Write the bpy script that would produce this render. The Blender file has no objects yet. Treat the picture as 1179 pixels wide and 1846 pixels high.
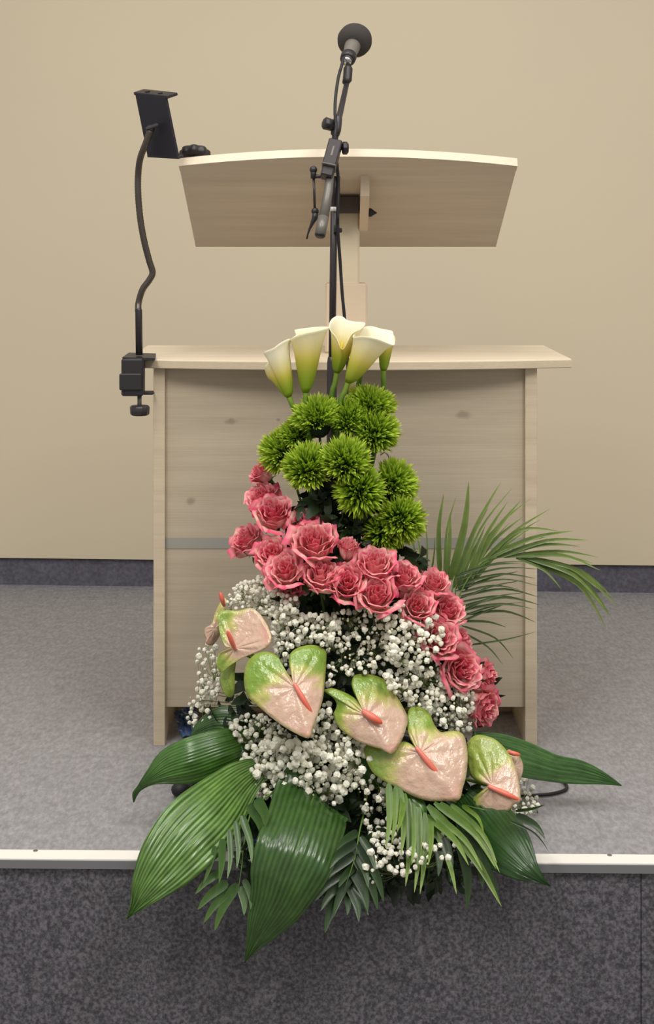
import bpy, math, random
from mathutils import Vector, Matrix, noise
rnd = random.Random(7)
scene = bpy.context.scene

# ------------------------------------------------------------------ camera, world, lights, exposure
F, CY, HZ, PITCH = 2775.0, 0.984, 430.0, 0.0
PY = HZ + F * math.tan(PITCH)                    # principal point row
cam_data = bpy.data.cameras.new('camera'); cam = bpy.data.objects.new('camera', cam_data)
scene.collection.objects.link(cam); scene.camera = cam
cam.location = (0, 0, CY); cam.rotation_euler = (math.pi / 2 - PITCH, 0, 0)
cam_data.sensor_fit = 'VERTICAL'; cam_data.sensor_height = 36.0
cam_data.lens = 36.0 * F / 1846.0
cam_data.shift_y = -(923.0 - PY) / 1846.0
cam_data.clip_start = 0.05

world = bpy.data.worlds.new('room_ambient'); scene.world = world; world.use_nodes = True
bg = world.node_tree.nodes['Background']
bg.inputs[0].default_value = (1.0, 0.97, 0.93, 1); bg.inputs[1].default_value = 0.46

def area(name, loc, sx, sy, power, col=(1, 0.965, 0.91), target=None):
    d = bpy.data.lights.new(name, 'AREA'); d.shape = 'RECTANGLE'; d.size = sx; d.size_y = sy
    d.energy = power; d.color = col
    o = bpy.data.objects.new(name, d); scene.collection.objects.link(o); o.location = loc
    if target is not None:
        o.rotation_euler = (Vector(target) - Vector(loc)).to_track_quat('-Z', 'Y').to_euler()
    return o
area('ceiling_panel_light', (-0.95, 2.0, 2.75), 0.6, 1.2, 11)
area('ceiling_panel_light', (1.05, 2.0, 2.75), 0.6, 1.2, 10)
area('ceiling_panel_light', (0.0, 2.4, 2.75), 0.6, 0.9, 12)
area('ceiling_panel_light', (-0.95, 0.75, 2.75), 0.6, 1.2, 42)
area('ceiling_panel_light', (1.05, 0.75, 2.75), 0.6, 1.2, 42)
scene.view_settings.view_transform = 'Standard'; scene.view_settings.look = 'None'
scene.view_settings.gamma = 1.0; scene.view_settings.exposure = 0.10
scene.view_settings.use_curve_mapping = False

# ------------------------------------------------------------------ helpers
FW = Vector((0, math.cos(PITCH), -math.sin(PITCH))); UP = Vector((0, math.sin(PITCH), math.cos(PITCH)))
def P(x, y, Y):
    """The point of the room at depth Y that the photograph shows at (x, y)."""
    d = Vector(((x - 589.5) / F, 0, 0)) + UP * ((PY - y) / F) + FW
    return Vector((0, 0, CY)) + d * (Y / d.y)

def lin(c):
    c = c / 255.0
    return c / 12.92 if c <= 0.04045 else ((c + 0.055) / 1.055) ** 2.4
def C(r, g, b): return (lin(r), lin(g), lin(b), 1.0)
def mix(a, b, t):
    t = max(0.0, min(1.0, t)); return tuple(a[i] * (1 - t) + b[i] * t for i in range(4))
def sm(a, b, x):
    t = max(0.0, min(1.0, (x - a) / (b - a))); return t * t * (3 - 2 * t)

def cat(pts, n):
    """Catmull-Rom through tuples; n samples per span."""
    out = []
    m = len(pts)
    for i in range(m - 1):
        p0, p1, p2, p3 = pts[max(i - 1, 0)], pts[i], pts[i + 1], pts[min(i + 2, m - 1)]
        for k in range(n):
            t = k / n
            out.append(tuple(0.5 * ((2 * b) + (-a + c) * t + (2 * a - 5 * b + 4 * c - d) * t * t + (-a + 3 * b - 3 * c + d) * t ** 3)
                             for a, b, c, d in zip(p0, p1, p2, p3)))
    out.append(tuple(float(v) for v in pts[-1]))
    return out
def catloop(pts, n):
    m = len(pts); out = []
    for i in range(m):
        p0, p1, p2, p3 = pts[i - 1], pts[i], pts[(i + 1) % m], pts[(i + 2) % m]
        for k in range(n):
            t = k / n
            out.append(tuple(0.5 * ((2 * b) + (-a + c) * t + (2 * a - 5 * b + 4 * c - d) * t * t + (-a + 3 * b - 3 * c + d) * t ** 3)
                             for a, b, c, d in zip(p0, p1, p2, p3)))
    return out

class MB:
    def __init__(s): s.v = []; s.f = []; s.c = []
    def add(s, vs, fs, cols=None):
        b = len(s.v); s.v += [Vector(v) for v in vs]
        s.c += list(cols) if cols else [(1, 1, 1, 1)] * len(vs)
        s.f += [tuple(b + i for i in f) for f in fs]
        return s
    def box(s, lo, hi, M=None, bev=0.0):
        lo, hi = Vector(lo), Vector(hi)
        if bev > 0:                                   # chamfered box
            b = min(bev, min((hi - lo)) * 0.45); vs = []; key = {}
            for ix in (0, 1):
                for iy in (0, 1):
                    for iz in (0, 1):
                        for ax in range(3):
                            p = [hi[k] if (ix, iy, iz)[k] else lo[k] for k in range(3)]
                            for k in range(3):
                                if k != ax: p[k] += -b if (ix, iy, iz)[k] else b
                            key[(ix, iy, iz, ax)] = len(vs); vs.append(Vector(p))
            fs = []
            for ax in range(3):
                u, w = [k for k in range(3) if k != ax]
                for sd in (0, 1):
                    q = []
                    for a_, b_ in ((0, 0), (1, 0), (1, 1), (0, 1)):
                        i = [0, 0, 0]; i[ax] = sd; i[u] = a_; i[w] = b_; q.append(key[tuple(i) + (ax,)])
                    flip = (sd == 0) ^ (ax == 1)
                    fs.append(tuple(q[::-1] if flip else q))
            for ax in range(3):                        # edges along ax
                u, w = [k for k in range(3) if k != ax]
                for a_ in (0, 1):
                    for b_ in (0, 1):
                        i0 = [0, 0, 0]; i0[u] = a_; i0[w] = b_; i1 = list(i0); i1[ax] = 1
                        fs.append((key[tuple(i0) + (u,)], key[tuple(i1) + (u,)], key[tuple(i1) + (w,)], key[tuple(i0) + (w,)]))
            for i in [(a, b_, c) for a in (0, 1) for b_ in (0, 1) for c in (0, 1)]:
                fs.append(tuple(key[i + (k,)] for k in range(3)))
        else:
            vs = [Vector((x, y, z)) for x in (lo.x, hi.x) for y in (lo.y, hi.y) for z in (lo.z, hi.z)]
            fs = [(0, 1, 3, 2), (4, 6, 7, 5), (0, 4, 5, 1), (2, 3, 7, 6), (0, 2, 6, 4), (1, 5, 7, 3)]
        if M is not None: vs = [M @ v for v in vs]
        return s.add(vs, fs)
    def tube(s, path, rad, seg=10, cap=True, cols=None, squash=None):
        path = [Vector(p) for p in path]; n = len(path)
        if not hasattr(rad, '__len__'): rad = [rad] * n
        vs, fs, cs = [], [], []
        side = None
        for i, p in enumerate(path):
            d = (path[min(i + 1, n - 1)] - path[max(i - 1, 0)])
            if d.length < 1e-9: d = Vector((0, 0, 1))
            d.normalize()
            if side is None:
                side = d.cross(Vector((0, 1, 0)) if abs(d.y) < 0.9 else Vector((1, 0, 0))).normalized()
            else:
                side = (side - d * side.dot(d)).normalized()
            up = d.cross(side)
            for k in range(seg):
                a = 2 * math.pi * k / seg
                vs.append(p + (side * math.cos(a) + up * math.sin(a)) * rad[i])
                cs.append(cols[i] if cols else (1, 1, 1, 1))
        for i in range(n - 1):
            for k in range(seg):
                k2 = (k + 1) % seg
                fs.append((i * seg + k, i * seg + k2, (i + 1) * seg + k2, (i + 1) * seg + k))
        if cap:
            fs.append(tuple(range(seg))[::-1]); fs.append(tuple((n - 1) * seg + k for k in range(seg)))
        return s.add(vs, fs, cs)
    def lathe(s, c, axis, prof, seg=20, lobes=0, amp=0.0):
        """prof: (along axis, radius) pairs"""
        c = Vector(c); axis = Vector(axis).normalized()
        u = axis.cross(Vector((0, 1, 0)) if abs(axis.y) < 0.9 else Vector((1, 0, 0))).normalized(); w = axis.cross(u)
        vs, fs = [], []
        for (h, r) in prof:
            for k in range(seg):
                a = 2 * math.pi * k / seg
                rr = r * (1 + amp * math.cos(a * lobes)) if lobes else r
                vs.append(c + axis * h + (u * math.cos(a) + w * math.sin(a)) * rr)
        n = len(prof)
        for i in range(n - 1):
            for k in range(seg):
                k2 = (k + 1) % seg
                fs.append((i * seg + k, i * seg + k2, (i + 1) * seg + k2, (i + 1) * seg + k))
        fs.append(tuple(range(seg))[::-1]); fs.append(tuple((n - 1) * seg + k for k in range(seg)))
        return s.add(vs, fs)
    def ball(s, c, r, seg=14, sq=(1, 1, 1)):
        rings = seg // 2 + 1
        vs = [Vector(c) + Vector((0, 0, r * sq[2]))]; fs = []
        for i in range(1, rings):
            ph = math.pi * i / rings
            for k in range(seg):
                a = 2 * math.pi * k / seg
                vs.append(Vector(c) + Vector((r * sq[0] * math.sin(ph) * math.cos(a), r * sq[1] * math.sin(ph) * math.sin(a), r * sq[2] * math.cos(ph))))
        vs.append(Vector(c) - Vector((0, 0, r * sq[2]))); L = len(vs) - 1
        for k in range(seg):
            fs.append((0, 1 + k, 1 + (k + 1) % seg)); b = 1 + (rings - 2) * seg
            fs.append((L, b + (k + 1) % seg, b + k))
        for i in range(rings - 2):
            for k in range(seg):
                a, b = 1 + i * seg + k, 1 + i * seg + (k + 1) % seg
                fs.append((a, a + seg, b + seg, b))
        return s.add(vs, fs)
    def grid(s, rows, cols=None):
        n = len(rows[0]); vs = [v for r in rows for v in r]
        fs = [(i * n + j, i * n + j + 1, (i + 1) * n + j + 1, (i + 1) * n + j) for i in range(len(rows) - 1) for j in range(n - 1)]
        return s.add(vs, fs, [c for r in cols for c in r] if cols else None)
    def mesh(s, name, mat, origin=(0, 0, 0), smooth=True):
        me = bpy.data.meshes.new(name); o = Vector(origin)
        me.from_pydata([tuple(v - o) for v in s.v], [], s.f)
        if any(c != (1, 1, 1, 1) for c in s.c):
            at = me.color_attributes.new('col', 'FLOAT_COLOR', 'POINT')
            at.data.foreach_set('color', [x for c in s.c for x in c])
        if smooth: me.polygons.foreach_set('use_smooth', [True] * len(me.polygons))
        me.materials.append(mat); me.update()
        return me
    def build(s, name, mat, parent=None, smooth=True, origin=None):
        o = origin if origin is not None else (base_of(parent) if parent else Vector((0, 0, 0)))
        ob = bpy.data.objects.new(name, s.mesh(name, mat, o, smooth)); scene.collection.objects.link(ob)
        if parent: ob.parent = parent
        elif origin is not None: ob.location = origin
        return ob

def base_of(o):
    v = Vector(o.location)
    while o.parent: o = o.parent; v += Vector(o.location)
    return v
def tag(o, label, cat_, group=None):
    o['label'] = label; o['category'] = cat_
    if group: o['group'] = group
    return o
def thing(name, label, cat_, loc, group=None):
    o = bpy.data.objects.new(name, None); scene.collection.objects.link(o); o.location = loc
    o.empty_display_size = 0.02
    return tag(o, label, cat_, group)
def struct(o): o['kind'] = 'structure'; return o
def sharp(o, w=0.002, seg=2, ang=0.6):
    m = o.modifiers.new('round', 'BEVEL'); m.width = w; m.segments = seg; m.limit_method = 'ANGLE'; m.angle_limit = ang
    return o
def thick(o, t):
    m = o.modifiers.new('thickness', 'SOLIDIFY'); m.thickness = t; m.offset = 0; return o

# ------------------------------------------------------------------ materials
def nodes_of(name):
    m = bpy.data.materials.new(name); m.use_nodes = True; nt = m.node_tree
    return m, nt, nt.nodes['Principled BSDF'], nt.nodes['Material Output']
def simple(name, col, rough=0.5, metal=0.0, bump=0.0, scale=200, spec=0.5):
    m, nt, b, _ = nodes_of(name)
    b.inputs['Base Color'].default_value = col; b.inputs['Roughness'].default_value = rough
    b.inputs['Metallic'].default_value = metal; b.inputs['Specular IOR Level'].default_value = spec
    tc = nt.nodes.new('ShaderNodeTexCoord'); n = nt.nodes.new('ShaderNodeTexNoise'); n.inputs['Scale'].default_value = scale
    nt.links.new(tc.outputs['Object'], n.inputs['Vector'])
    if bump:
        bp = nt.nodes.new('ShaderNodeBump'); bp.inputs['Strength'].default_value = bump; bp.inputs['Distance'].default_value = 0.001
        nt.links.new(n.outputs['Fac'], bp.inputs['Height']); nt.links.new(bp.outputs['Normal'], b.inputs['Normal'])
    return m
def ramp(nt, stops):
    r = nt.nodes.new('ShaderNodeValToRGB'); e = r.color_ramp.elements
    while len(e) < len(stops): e.new(0.5)
    for i, (p, c) in enumerate(stops): e[i].position = p; e[i].color = c
    return r
def noise_tex(nt, scale, detail=4, stretch=None, src='Object', rough=0.5):
    tc = nt.nodes.new('ShaderNodeTexCoord'); mp = nt.nodes.new('ShaderNodeMapping')
    if stretch: mp.inputs['Scale'].default_value = stretch
    n = nt.nodes.new('ShaderNodeTexNoise'); n.inputs['Scale'].default_value = scale; n.inputs['Detail'].default_value = detail
    n.inputs['Roughness'].default_value = rough
    nt.links.new(tc.outputs[src], mp.inputs['Vector']); nt.links.new(mp.outputs['Vector'], n.inputs['Vector'])
    return n
def wall_mat():
    m, nt, b, _ = nodes_of('painted_wall_board')
    n = noise_tex(nt, 1.3, 3)
    r = ramp(nt, [(0.3, C(217, 203, 176)), (0.7, C(220, 206, 177))])
    nt.links.new(n.outputs['Fac'], r.inputs['Fac']); nt.links.new(r.outputs['Color'], b.inputs['Base Color'])
    b.inputs['Roughness'].default_value = 0.55
    n2 = noise_tex(nt, 350, 2); bp = nt.nodes.new('ShaderNodeBump'); bp.inputs['Strength'].default_value = 0.05; bp.inputs['Distance'].default_value = 0.001
    nt.links.new(n2.outputs['Fac'], bp.inputs['Height']); nt.links.new(bp.outputs['Normal'], b.inputs['Normal'])
    return m
def lino(name, a, bcol, c, scale, lo=0.38, hi=0.62, stretch=None):
    m, nt, b, _ = nodes_of(name)
    n = noise_tex(nt, scale, 5, stretch, rough=0.65); r = ramp(nt, [(lo, a), (0.5, bcol), (hi, c)])
    nt.links.new(n.outputs['Fac'], r.inputs['Fac'])
    n3 = noise_tex(nt, scale * 0.25, 3); mx = nt.nodes.new('ShaderNodeMix'); mx.data_type = 'RGBA'; mx.blend_type = 'OVERLAY'
    mx.inputs['Factor'].default_value = 0.25
    nt.links.new(r.outputs['Color'], mx.inputs['A']); nt.links.new(n3.outputs['Fac'], mx.inputs['B'])
    nt.links.new(mx.outputs['Result'], b.inputs['Base Color'])
    b.inputs['Roughness'].default_value = 0.5; b.inputs['Specular IOR Level'].default_value = 0.3
    bp = nt.nodes.new('ShaderNodeBump'); bp.inputs['Strength'].default_value = 0.2; bp.inputs['Distance'].default_value = 0.0008
    nt.links.new(n.outputs['Fac'], bp.inputs['Height']); nt.links.new(bp.outputs['Normal'], b.inputs['Normal'])
    return m
def wood(name, dark, mid, light, rough=0.45, knots=True):
    m, nt, b, _ = nodes_of(name)
    n = noise_tex(nt, 3.0, 6, (0.9, 10, 14), rough=0.6)
    r = ramp(nt, [(0.3, dark), (0.5, mid), (0.72, light)])
    nt.links.new(n.outputs['Fac'], r.inputs['Fac'])
    fine = noise_tex(nt, 10, 4, (0.7, 60, 60)); mx = nt.nodes.new('ShaderNodeMix'); mx.data_type = 'RGBA'; mx.blend_type = 'OVERLAY'
    mx.inputs['Factor'].default_value = 0.16
    nt.links.new(r.outputs['Color'], mx.inputs['A']); nt.links.new(fine.outputs['Fac'], mx.inputs['B'])
    last = mx.outputs['Result']
    if knots:
        tc = nt.nodes.new('ShaderNodeTexCoord'); mp = nt.nodes.new('ShaderNodeMapping'); mp.inputs['Scale'].default_value = (3.4, 3, 6.5)
        mp.inputs['Location'].default_value = (0.35, 0, 0.2)
        v = nt.nodes.new('ShaderNodeTexVoronoi'); v.inputs['Scale'].default_value = 1.0
        r2 = ramp(nt, [(0.0, (0.55, 0.52, 0.5, 1)), (0.09, (1, 1, 1, 1))])
        nt.links.new(tc.outputs['Object'], mp.inputs['Vector']); nt.links.new(mp.outputs['Vector'], v.inputs['Vector'])
        nt.links.new(v.outputs['Distance'], r2.inputs['Fac'])
        m2 = nt.nodes.new('ShaderNodeMix'); m2.data_type = 'RGBA'; m2.blend_type = 'MULTIPLY'; m2.inputs['Factor'].default_value = 0.8
        nt.links.new(last, m2.inputs['A']); nt.links.new(r2.outputs['Color'], m2.inputs['B']); last = m2.outputs['Result']
    nt.links.new(last, b.inputs['Base Color'])
    b.inputs['Roughness'].default_value = rough
    bp = nt.nodes.new('ShaderNodeBump'); bp.inputs['Strength'].default_value = 0.12; bp.inputs['Distance'].default_value = 0.0006
    nt.links.new(fine.outputs['Fac'], bp.inputs['Height']); nt.links.new(bp.outputs['Normal'], b.inputs['Normal'])
    return m
def organic(name, rough=0.5, trans=0.25, nscale=60, var=0.25, bump=0.2, bdist=0.001, stretch=None, spec=0.4, coat=0.0, tcol=None):
    """petals and leaves: vertex colour x noise, some light passing through"""
    m, nt, b, out = nodes_of(name)
    a = nt.nodes.new('ShaderNodeVertexColor'); a.layer_name = 'col'
    n = noise_tex(nt, nscale, 4, stretch)
    mx = nt.nodes.new('ShaderNodeMix'); mx.data_type = 'RGBA'; mx.blend_type = 'OVERLAY'; mx.inputs['Factor'].default_value = var
    nt.links.new(a.outputs['Color'], mx.inputs['A']); nt.links.new(n.outputs['Fac'], mx.inputs['B'])
    nt.links.new(mx.outputs['Result'], b.inputs['Base Color'])
    b.inputs['Roughness'].default_value = rough; b.inputs['Specular IOR Level'].default_value = spec
    b.inputs['Coat Weight'].default_value = coat; b.inputs['Coat Roughness'].default_value = 0.15
    if bump:
        bp = nt.nodes.new('ShaderNodeBump'); bp.inputs['Strength'].default_value = bump; bp.inputs['Distance'].default_value = bdist
        nt.links.new(n.outputs['Fac'], bp.inputs['Height']); nt.links.new(bp.outputs['Normal'], b.inputs['Normal'])
        nt.links.new(bp.outputs['Normal'], b.inputs['Coat Normal'])
    if trans:
        t = nt.nodes.new('ShaderNodeBsdfTranslucent'); ms = nt.nodes.new('ShaderNodeMixShader'); ms.inputs[0].default_value = trans
        nt.links.new(mx.outputs['Result'], t.inputs['Color'])
        nt.links.new(b.outputs[0], ms.inputs[1]); nt.links.new(t.outputs[0], ms.inputs[2]); nt.links.new(ms.outputs[0], out.inputs['Surface'])
    return m

def add_knots(m, pts):
    nt = m.node_tree; b = nt.nodes['Principled BSDF']; tc = nt.nodes.new('ShaderNodeTexCoord')
    for (x, z, sx, sz) in pts:
        mp = nt.nodes.new('ShaderNodeMapping'); mp.inputs['Scale'].default_value = (1 / sx, 0.001, 1 / sz); mp.inputs['Location'].default_value = (-x / sx, 0, -z / sz)
        n = nt.nodes.new('ShaderNodeTexNoise'); n.inputs['Scale'].default_value = 60
        av = nt.nodes.new('ShaderNodeVectorMath'); av.operation = 'LENGTH'; ad = nt.nodes.new('ShaderNodeMath'); ad.operation = 'MULTIPLY_ADD'; ad.inputs[1].default_value = 1.2
        r = ramp(nt, [(0.35, (0.62, 0.60, 0.58, 1)), (1.0, (1, 1, 1, 1))])
        nt.links.new(tc.outputs['Object'], mp.inputs['Vector']); nt.links.new(tc.outputs['Object'], n.inputs['Vector']); nt.links.new(mp.outputs['Vector'], av.inputs[0])
        sb = nt.nodes.new('ShaderNodeMath'); sb.operation = 'SUBTRACT'; sb.inputs[1].default_value = 0.6
        nt.links.new(n.outputs['Fac'], ad.inputs[0]); nt.links.new(av.outputs['Value'], ad.inputs[2]); nt.links.new(ad.outputs[0], sb.inputs[0]); nt.links.new(sb.outputs[0], r.inputs['Fac'])
        mx = nt.nodes.new('ShaderNodeMix'); mx.data_type = 'RGBA'; mx.blend_type = 'MULTIPLY'; mx.inputs['Factor'].default_value = 0.8
        src = b.inputs['Base Color'].links[0].from_socket
        nt.links.new(src, mx.inputs['A']); nt.links.new(r.outputs['Color'], mx.inputs['B']); nt.links.new(mx.outputs['Result'], b.inputs['Base Color'])
    return m

M = {}
M['wall'] = wall_mat()
M['stage'] = lino('grey_marbled_lino', C(134, 132, 135), C(145, 143, 146), C(156, 154, 157), 120, stretch=(1, 0.4, 1))
M['riser'] = lino('dark_marbled_lino', C(66, 65, 71), C(90, 89, 95), C(114, 112, 119), 170)
M['base'] = lino('dark_marbled_lino_skirting', C(88, 86, 98), C(97, 95, 107), C(106, 104, 116), 90)
M['hall'] = lino('hall_lino', C(110, 104, 100), C(126, 120, 116), C(140, 134, 130), 60)
M['gap'] = simple('shadow_gap_black', C(30, 26, 26), 0.8)
M['nosing'] = simple('matt_white_metal', C(234, 231, 223), 0.4, 0.0)
M['nosing_front_shaded'] = simple('nosing_shaded_grey', C(124, 126, 128), 0.5, 0.2)  # front face of the nosing; its shade is put into this grey
M['wood'] = wood('bleached_larch', C(196, 182, 164), C(203, 189, 170), C(210, 197, 177))
M['panel'] = wood('bleached_larch_front', C(178, 164, 142), C(185, 171, 149), C(191, 178, 155), knots=False)
_q = lambda x, y: (P(x, y, 2.998).x - 0.0355, P(x, y, 2.998).z)
add_knots(M['panel'], [(*_q(417, 760), 0.016, 0.008), (*_q(502, 757), 0.005, 0.004), (*_q(345, 903), 0.010, 0.009), (*_q(835, 748), 0.020, 0.009)])
M['wood_light'] = wood('bleached_larch_pale', C(216, 201, 176), C(224, 209, 184), C(230, 216, 192), knots=False)
M['edge'] = wood('larch_edge_band', C(192, 176, 150), C(200, 184, 158), C(208, 192, 166), knots=False)
M['stripe'] = simple('grey_inlay', C(158, 155, 146), 0.4)
M['cream'] = simple('cream_powder_coat', C(218, 204, 177), 0.5)
M['cream2'] = simple('beige_sleeve', C(212, 194, 170), 0.5)
M['dark'] = simple('recess_shade', C(70, 60, 50), 0.6)
M['black'] = simple('black_plastic', C(38, 35, 38), 0.42, bump=0.15, scale=600)
M['blackmetal'] = simple('black_enamelled_steel', C(62, 57, 59), 0.35, 0.3)
M['neck'] = simple('brown_grey_gooseneck', C(88, 80, 74), 0.3, 0.6)
M['greymetal'] = simple('worn_grey_steel', C(112, 108, 102), 0.4, 0.3)
M['navy'] = simple('dark_tablet_plate', C(30, 29, 38), 0.5)
M['chrome'] = simple('chrome', C(205, 205, 205), 0.2, 1.0)
M['foam'] = simple('black_acoustic_foam', C(58, 54, 52), 0.95, bump=0.8, scale=900)
M['micbody'] = simple('grey_mic_body', C(120, 114, 106), 0.45, 0.2)
M['rubber'] = simple('black_rubber', C(24, 22, 26), 0.6)
M['blue'] = simple('blue_plastic_film', C(60, 92, 142), 0.3, bump=0.5, scale=60)
M['bowl'] = simple('dark_plastic_bowl', C(26, 40, 34), 0.35)
M['oasis'] = simple('green_flower_foam', C(28, 44, 26), 0.95, bump=0.5, scale=300)
M['rose'] = organic('rose_petal', 0.55, 0.16, 70, 0.35, 0.2)
M['calla'] = organic('calla_spathe', 0.5, 0.3, 30, 0.1, 0.1, stretch=(1, 1, 0.3))
M['green'] = organic('green_stem', 0.5, 0.1, 60, 0.25, 0.1)
M['tuft'] = organic('green_bracts', 0.55, 0.25, 40, 0.3, 0)
M['spathe'] = organic('anthurium_spathe', 0.3, 0.1, 60, 0.3, 0.9, 0.004, spec=0.5, coat=0.7)
M['spadix'] = organic('anthurium_spadix', 0.4, 0.05, 900, 0.3, 0.5, 0.0005, coat=0.3)
M['leaf'] = organic('broad_leaf', 0.32, 0.08, 40, 0.5, 0.5, 0.0004, coat=0.35)
M['palm'] = organic('palm_leaflet', 0.4, 0.2, 50, 0.35, 0.2, coat=0.15)
M['filler'] = organic('dark_filler_leaf', 0.5, 0.05, 50, 0.4, 0.2)
M['gyp'] = organic('gypsophila_bloom', 0.8, 0.1, 200, 0.08, 0.3)

# ------------------------------------------------------------------ stage, riser, wall
def slab(name, x0, x1, f0, f1, z0, z1, mat, bev=0.0):
    """box between the lines Y=f0(x) and Y=f1(x)"""
    vs = [(x, f(x), z) for x in (x0, x1) for f in (f0, f1) for z in (z0, z1)]
    return struct(MB().add(vs, [(0, 1, 3, 2), (4, 6, 7, 5), (0, 4, 5, 1), (2, 3, 7, 6), (0, 2, 6, 4), (1, 5, 7, 3)]).build(name, mat, smooth=False))
lip = lambda d: (lambda x: 2.4292 + d - 0.0200 * x)              # front line of the stage
wl = lambda d: (lambda x: 4.3250 + d - 0.0560 * x)               # foot of the back wall
slab('floor', -4, 4, lip(0.034), wl(0.2), -0.45, 0.0, M['stage'])
slab('wall_front', -4, -0.0, lip(0.006), lip(0.033), -0.45, -0.012, M['riser'])
ris = bpy.data.objects['wall_front']; bpy.data.objects.remove(ris)
seam = P(1157, 1700, 2.42).x
for k, (a, b) in enumerate(((-4, seam - 0.0006), (seam + 0.0006, 4))):
    slab('wall_front', a, b, lip(0.006), lip(0.0335), -0.449, -0.012, M['riser'])
slab('floor_lower', -4, 4, lambda x: -2.5, lip(0.02), -0.5, -0.45, M['hall'])
tr = slab('trim_1', -4, 4, lip(0.0), lip(0.036), -0.012, 0.0015, M['nosing'])
lipo = slab('trim_2', -4, 4, lip(-0.0015), lip(0.0055), -0.0135, -0.0005, M['nosing_front_shaded'])
for px, py in ((64, 1536), (1099, 1544)):
    p = P(px, py, 2.47 if px < 500 else 2.452); p.z = 0.0015
    MB().lathe(p, (0, 0, 1), [(0, 0.0038), (0.0008, 0.0038), (0.001, 0.0028)], 12).build('screw', M['greymetal'], tr)
slab('wall_back', -4, 4, wl(-0.012), wl(0.2), 0.0785, 2.75, M['wall'])
slab('baseboard_back', -4, 4, wl(-0.0), wl(0.19), 0.0, 0.0740, M['base'])
slab('gap_shade_strip', -4, 4, wl(0.004), wl(0.18), 0.0735, 0.079, M['gap'])  # black strip stands in for the shade in the gap above the baseboard

# ------------------------------------------------------------------ lectern
LX = 0.0355
lect = thing('lectern', 'pale wooden lectern with tilted reading desk on a column above a wide panelled cabinet', 'lectern', (LX, 3.17, 0))
o = MB().box((-0.3365, 2.985, 0), (-0.3145, 3.36, 0.733)).build('side_panel', M['edge'], lect, False); sharp(o, 0.001)
o = MB().box((0.3845, 2.985, 0), (0.4075, 3.36, 0.733)).build('side_panel', M['edge'], lect, False); sharp(o, 0.001)
o = MB().box((-0.3144, 2.998, 0.072), (0.3844, 3.016, 0.7325)).build('front_panel', M['panel'], lect, False)
fp = o
MB().box((-0.3142, 2.9968, 0.3805), (0.3842, 3.0, 0.4015)).build('inlay_strip', M['stripe'], fp, False)
MB().box((-0.3144, 3.20, 0.0005), (0.3844, 3.22, 0.06)).build('foot_rail', M['edge'], lect, False)
def bowed(x0, x1, y_mid, y_end, y_back, z0, z1, fn=None, n=28):
    """board with a bowed near edge; fn maps (x, y, z)"""
    mb = MB(); top = []; bot = []
    for i in range(n + 1):
        x = x0 + (x1 - x0) * i / n; u = 2 * i / n - 1
        yf = y_mid + (y_end - y_mid) * abs(u) ** 2.0
        top.append([(x, yf, z1), (x, y_back, z1)]); bot.append([(x, yf, z0), (x, y_back, z0)])
    T = fn or (lambda p: Vector(p))
    vs = [T(p) for r in zip(top, bot) for q in r for p in q]      # per i: tf tb bf bb
    fs = []
    for i in range(n):
        a, b = i * 4, i * 4 + 4
        fs += [(a, b, b + 1, a + 1), (a + 2, a + 3, b + 3, b + 2), (a, a + 2, b + 2, b), (a + 1, b + 1, b + 3, a + 3)]
    fs += [(0, 1, 3, 2), (n * 4, n * 4 + 2, n * 4 + 3, n * 4 + 1)]
    return mb.add(vs, fs)
o = bowed(-0.392, 0.4745, 2.928, 2.988, 3.37, 0.733, 0.7505).build('tabletop', M['wood_light'], lect, False); sharp(o, 0.0012)
o = bowed(-0.3935, 0.4760, 2.9268, 2.9868, 2.998, 0.7345, 0.7478).build('edge_band', M['edge'], lect, False)
# columns
def rbox(x0, x1, y0, y1, z0, z1, r=0.006):
    return MB().box((x0, y0, z0), (x1, y1, z1), bev=r)
rbox(-0.004, 0.0825, 3.13, 3.21, 0.7505, 0.8925, 0.004).build('column_sleeve', M['cream2'], lect, False)
rbox(0.012, 0.0665, 3.145, 3.20, 0.88, 1.07, 0.004).build('column', M['cream'], lect, False)
# reading desk
A0 = Vector((0, 2.985, 1.1236)); A1 = Vector((0, 3.36, 0.966)); dd = (A1 - A0); dl = dd.length; dd.normalize(); nn = Vector((0, -dd.z, dd.y)).normalized()
if nn.z < 0: nn = -nn
desk_fn = lambda p: Vector((p[0], 0, 0)) + A0 + dd * p[1] + nn * p[2]
o = bowed(-0.2865, 0.3685, -0.042, 0.0, dl, 0.0, 0.0165, desk_fn).build('desk_board', M['wood'], lect, False)
desk = o
o = bowed(-0.2875, 0.3695, -0.0435, -0.0015, 0.02, 0.0003, 0.0169, desk_fn).build('edge_band', M['wood_light'], lect, False)
# hinge mount under the desk
p = desk_fn((0.040, 0.145, 0))
o = MB().box((0.020, 3.10, 1.035), (0.064, 3.19, 1.068)).build('hinge_recess_block', M['dark'], lect, False)  # dark colour stands in for the shade of the recess under the desk
for x0, x1 in ((0.0660, 0.0835), (-0.0035, 0.014)):
    mb = MB(); pts = []
    for (s_, d_) in ((0.04, 0.0), (0.26, 0.0), (0.26, -0.012), (0.20, -0.05), (0.06, -0.035)):
        pts.append((s_, d_))
    vs = [desk_fn((x, s_, d_ - 0.0003)) for x in (x0, x1) for s_, d_ in pts]; k = len(pts)
    fs = [tuple(range(k))[::-1], tuple(range(k, 2 * k))] + [(i, (i + 1) % k, (i + 1) % k + k, i + k) for i in range(k)]
    o = mb.add(vs, fs).build('hinge_cheek', M['cream2'], lect, False)
kn = P(673, 384, 3.10)
mb = MB().lathe(kn + Vector((-0.012, 0, 0)), (1, 0, 0), [(0, 0.004), (0.004, 0.009), (0.008, 0.0085), (0.014, 0.004), (0.019, 0.001)], 12, 3, 0.12)
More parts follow.
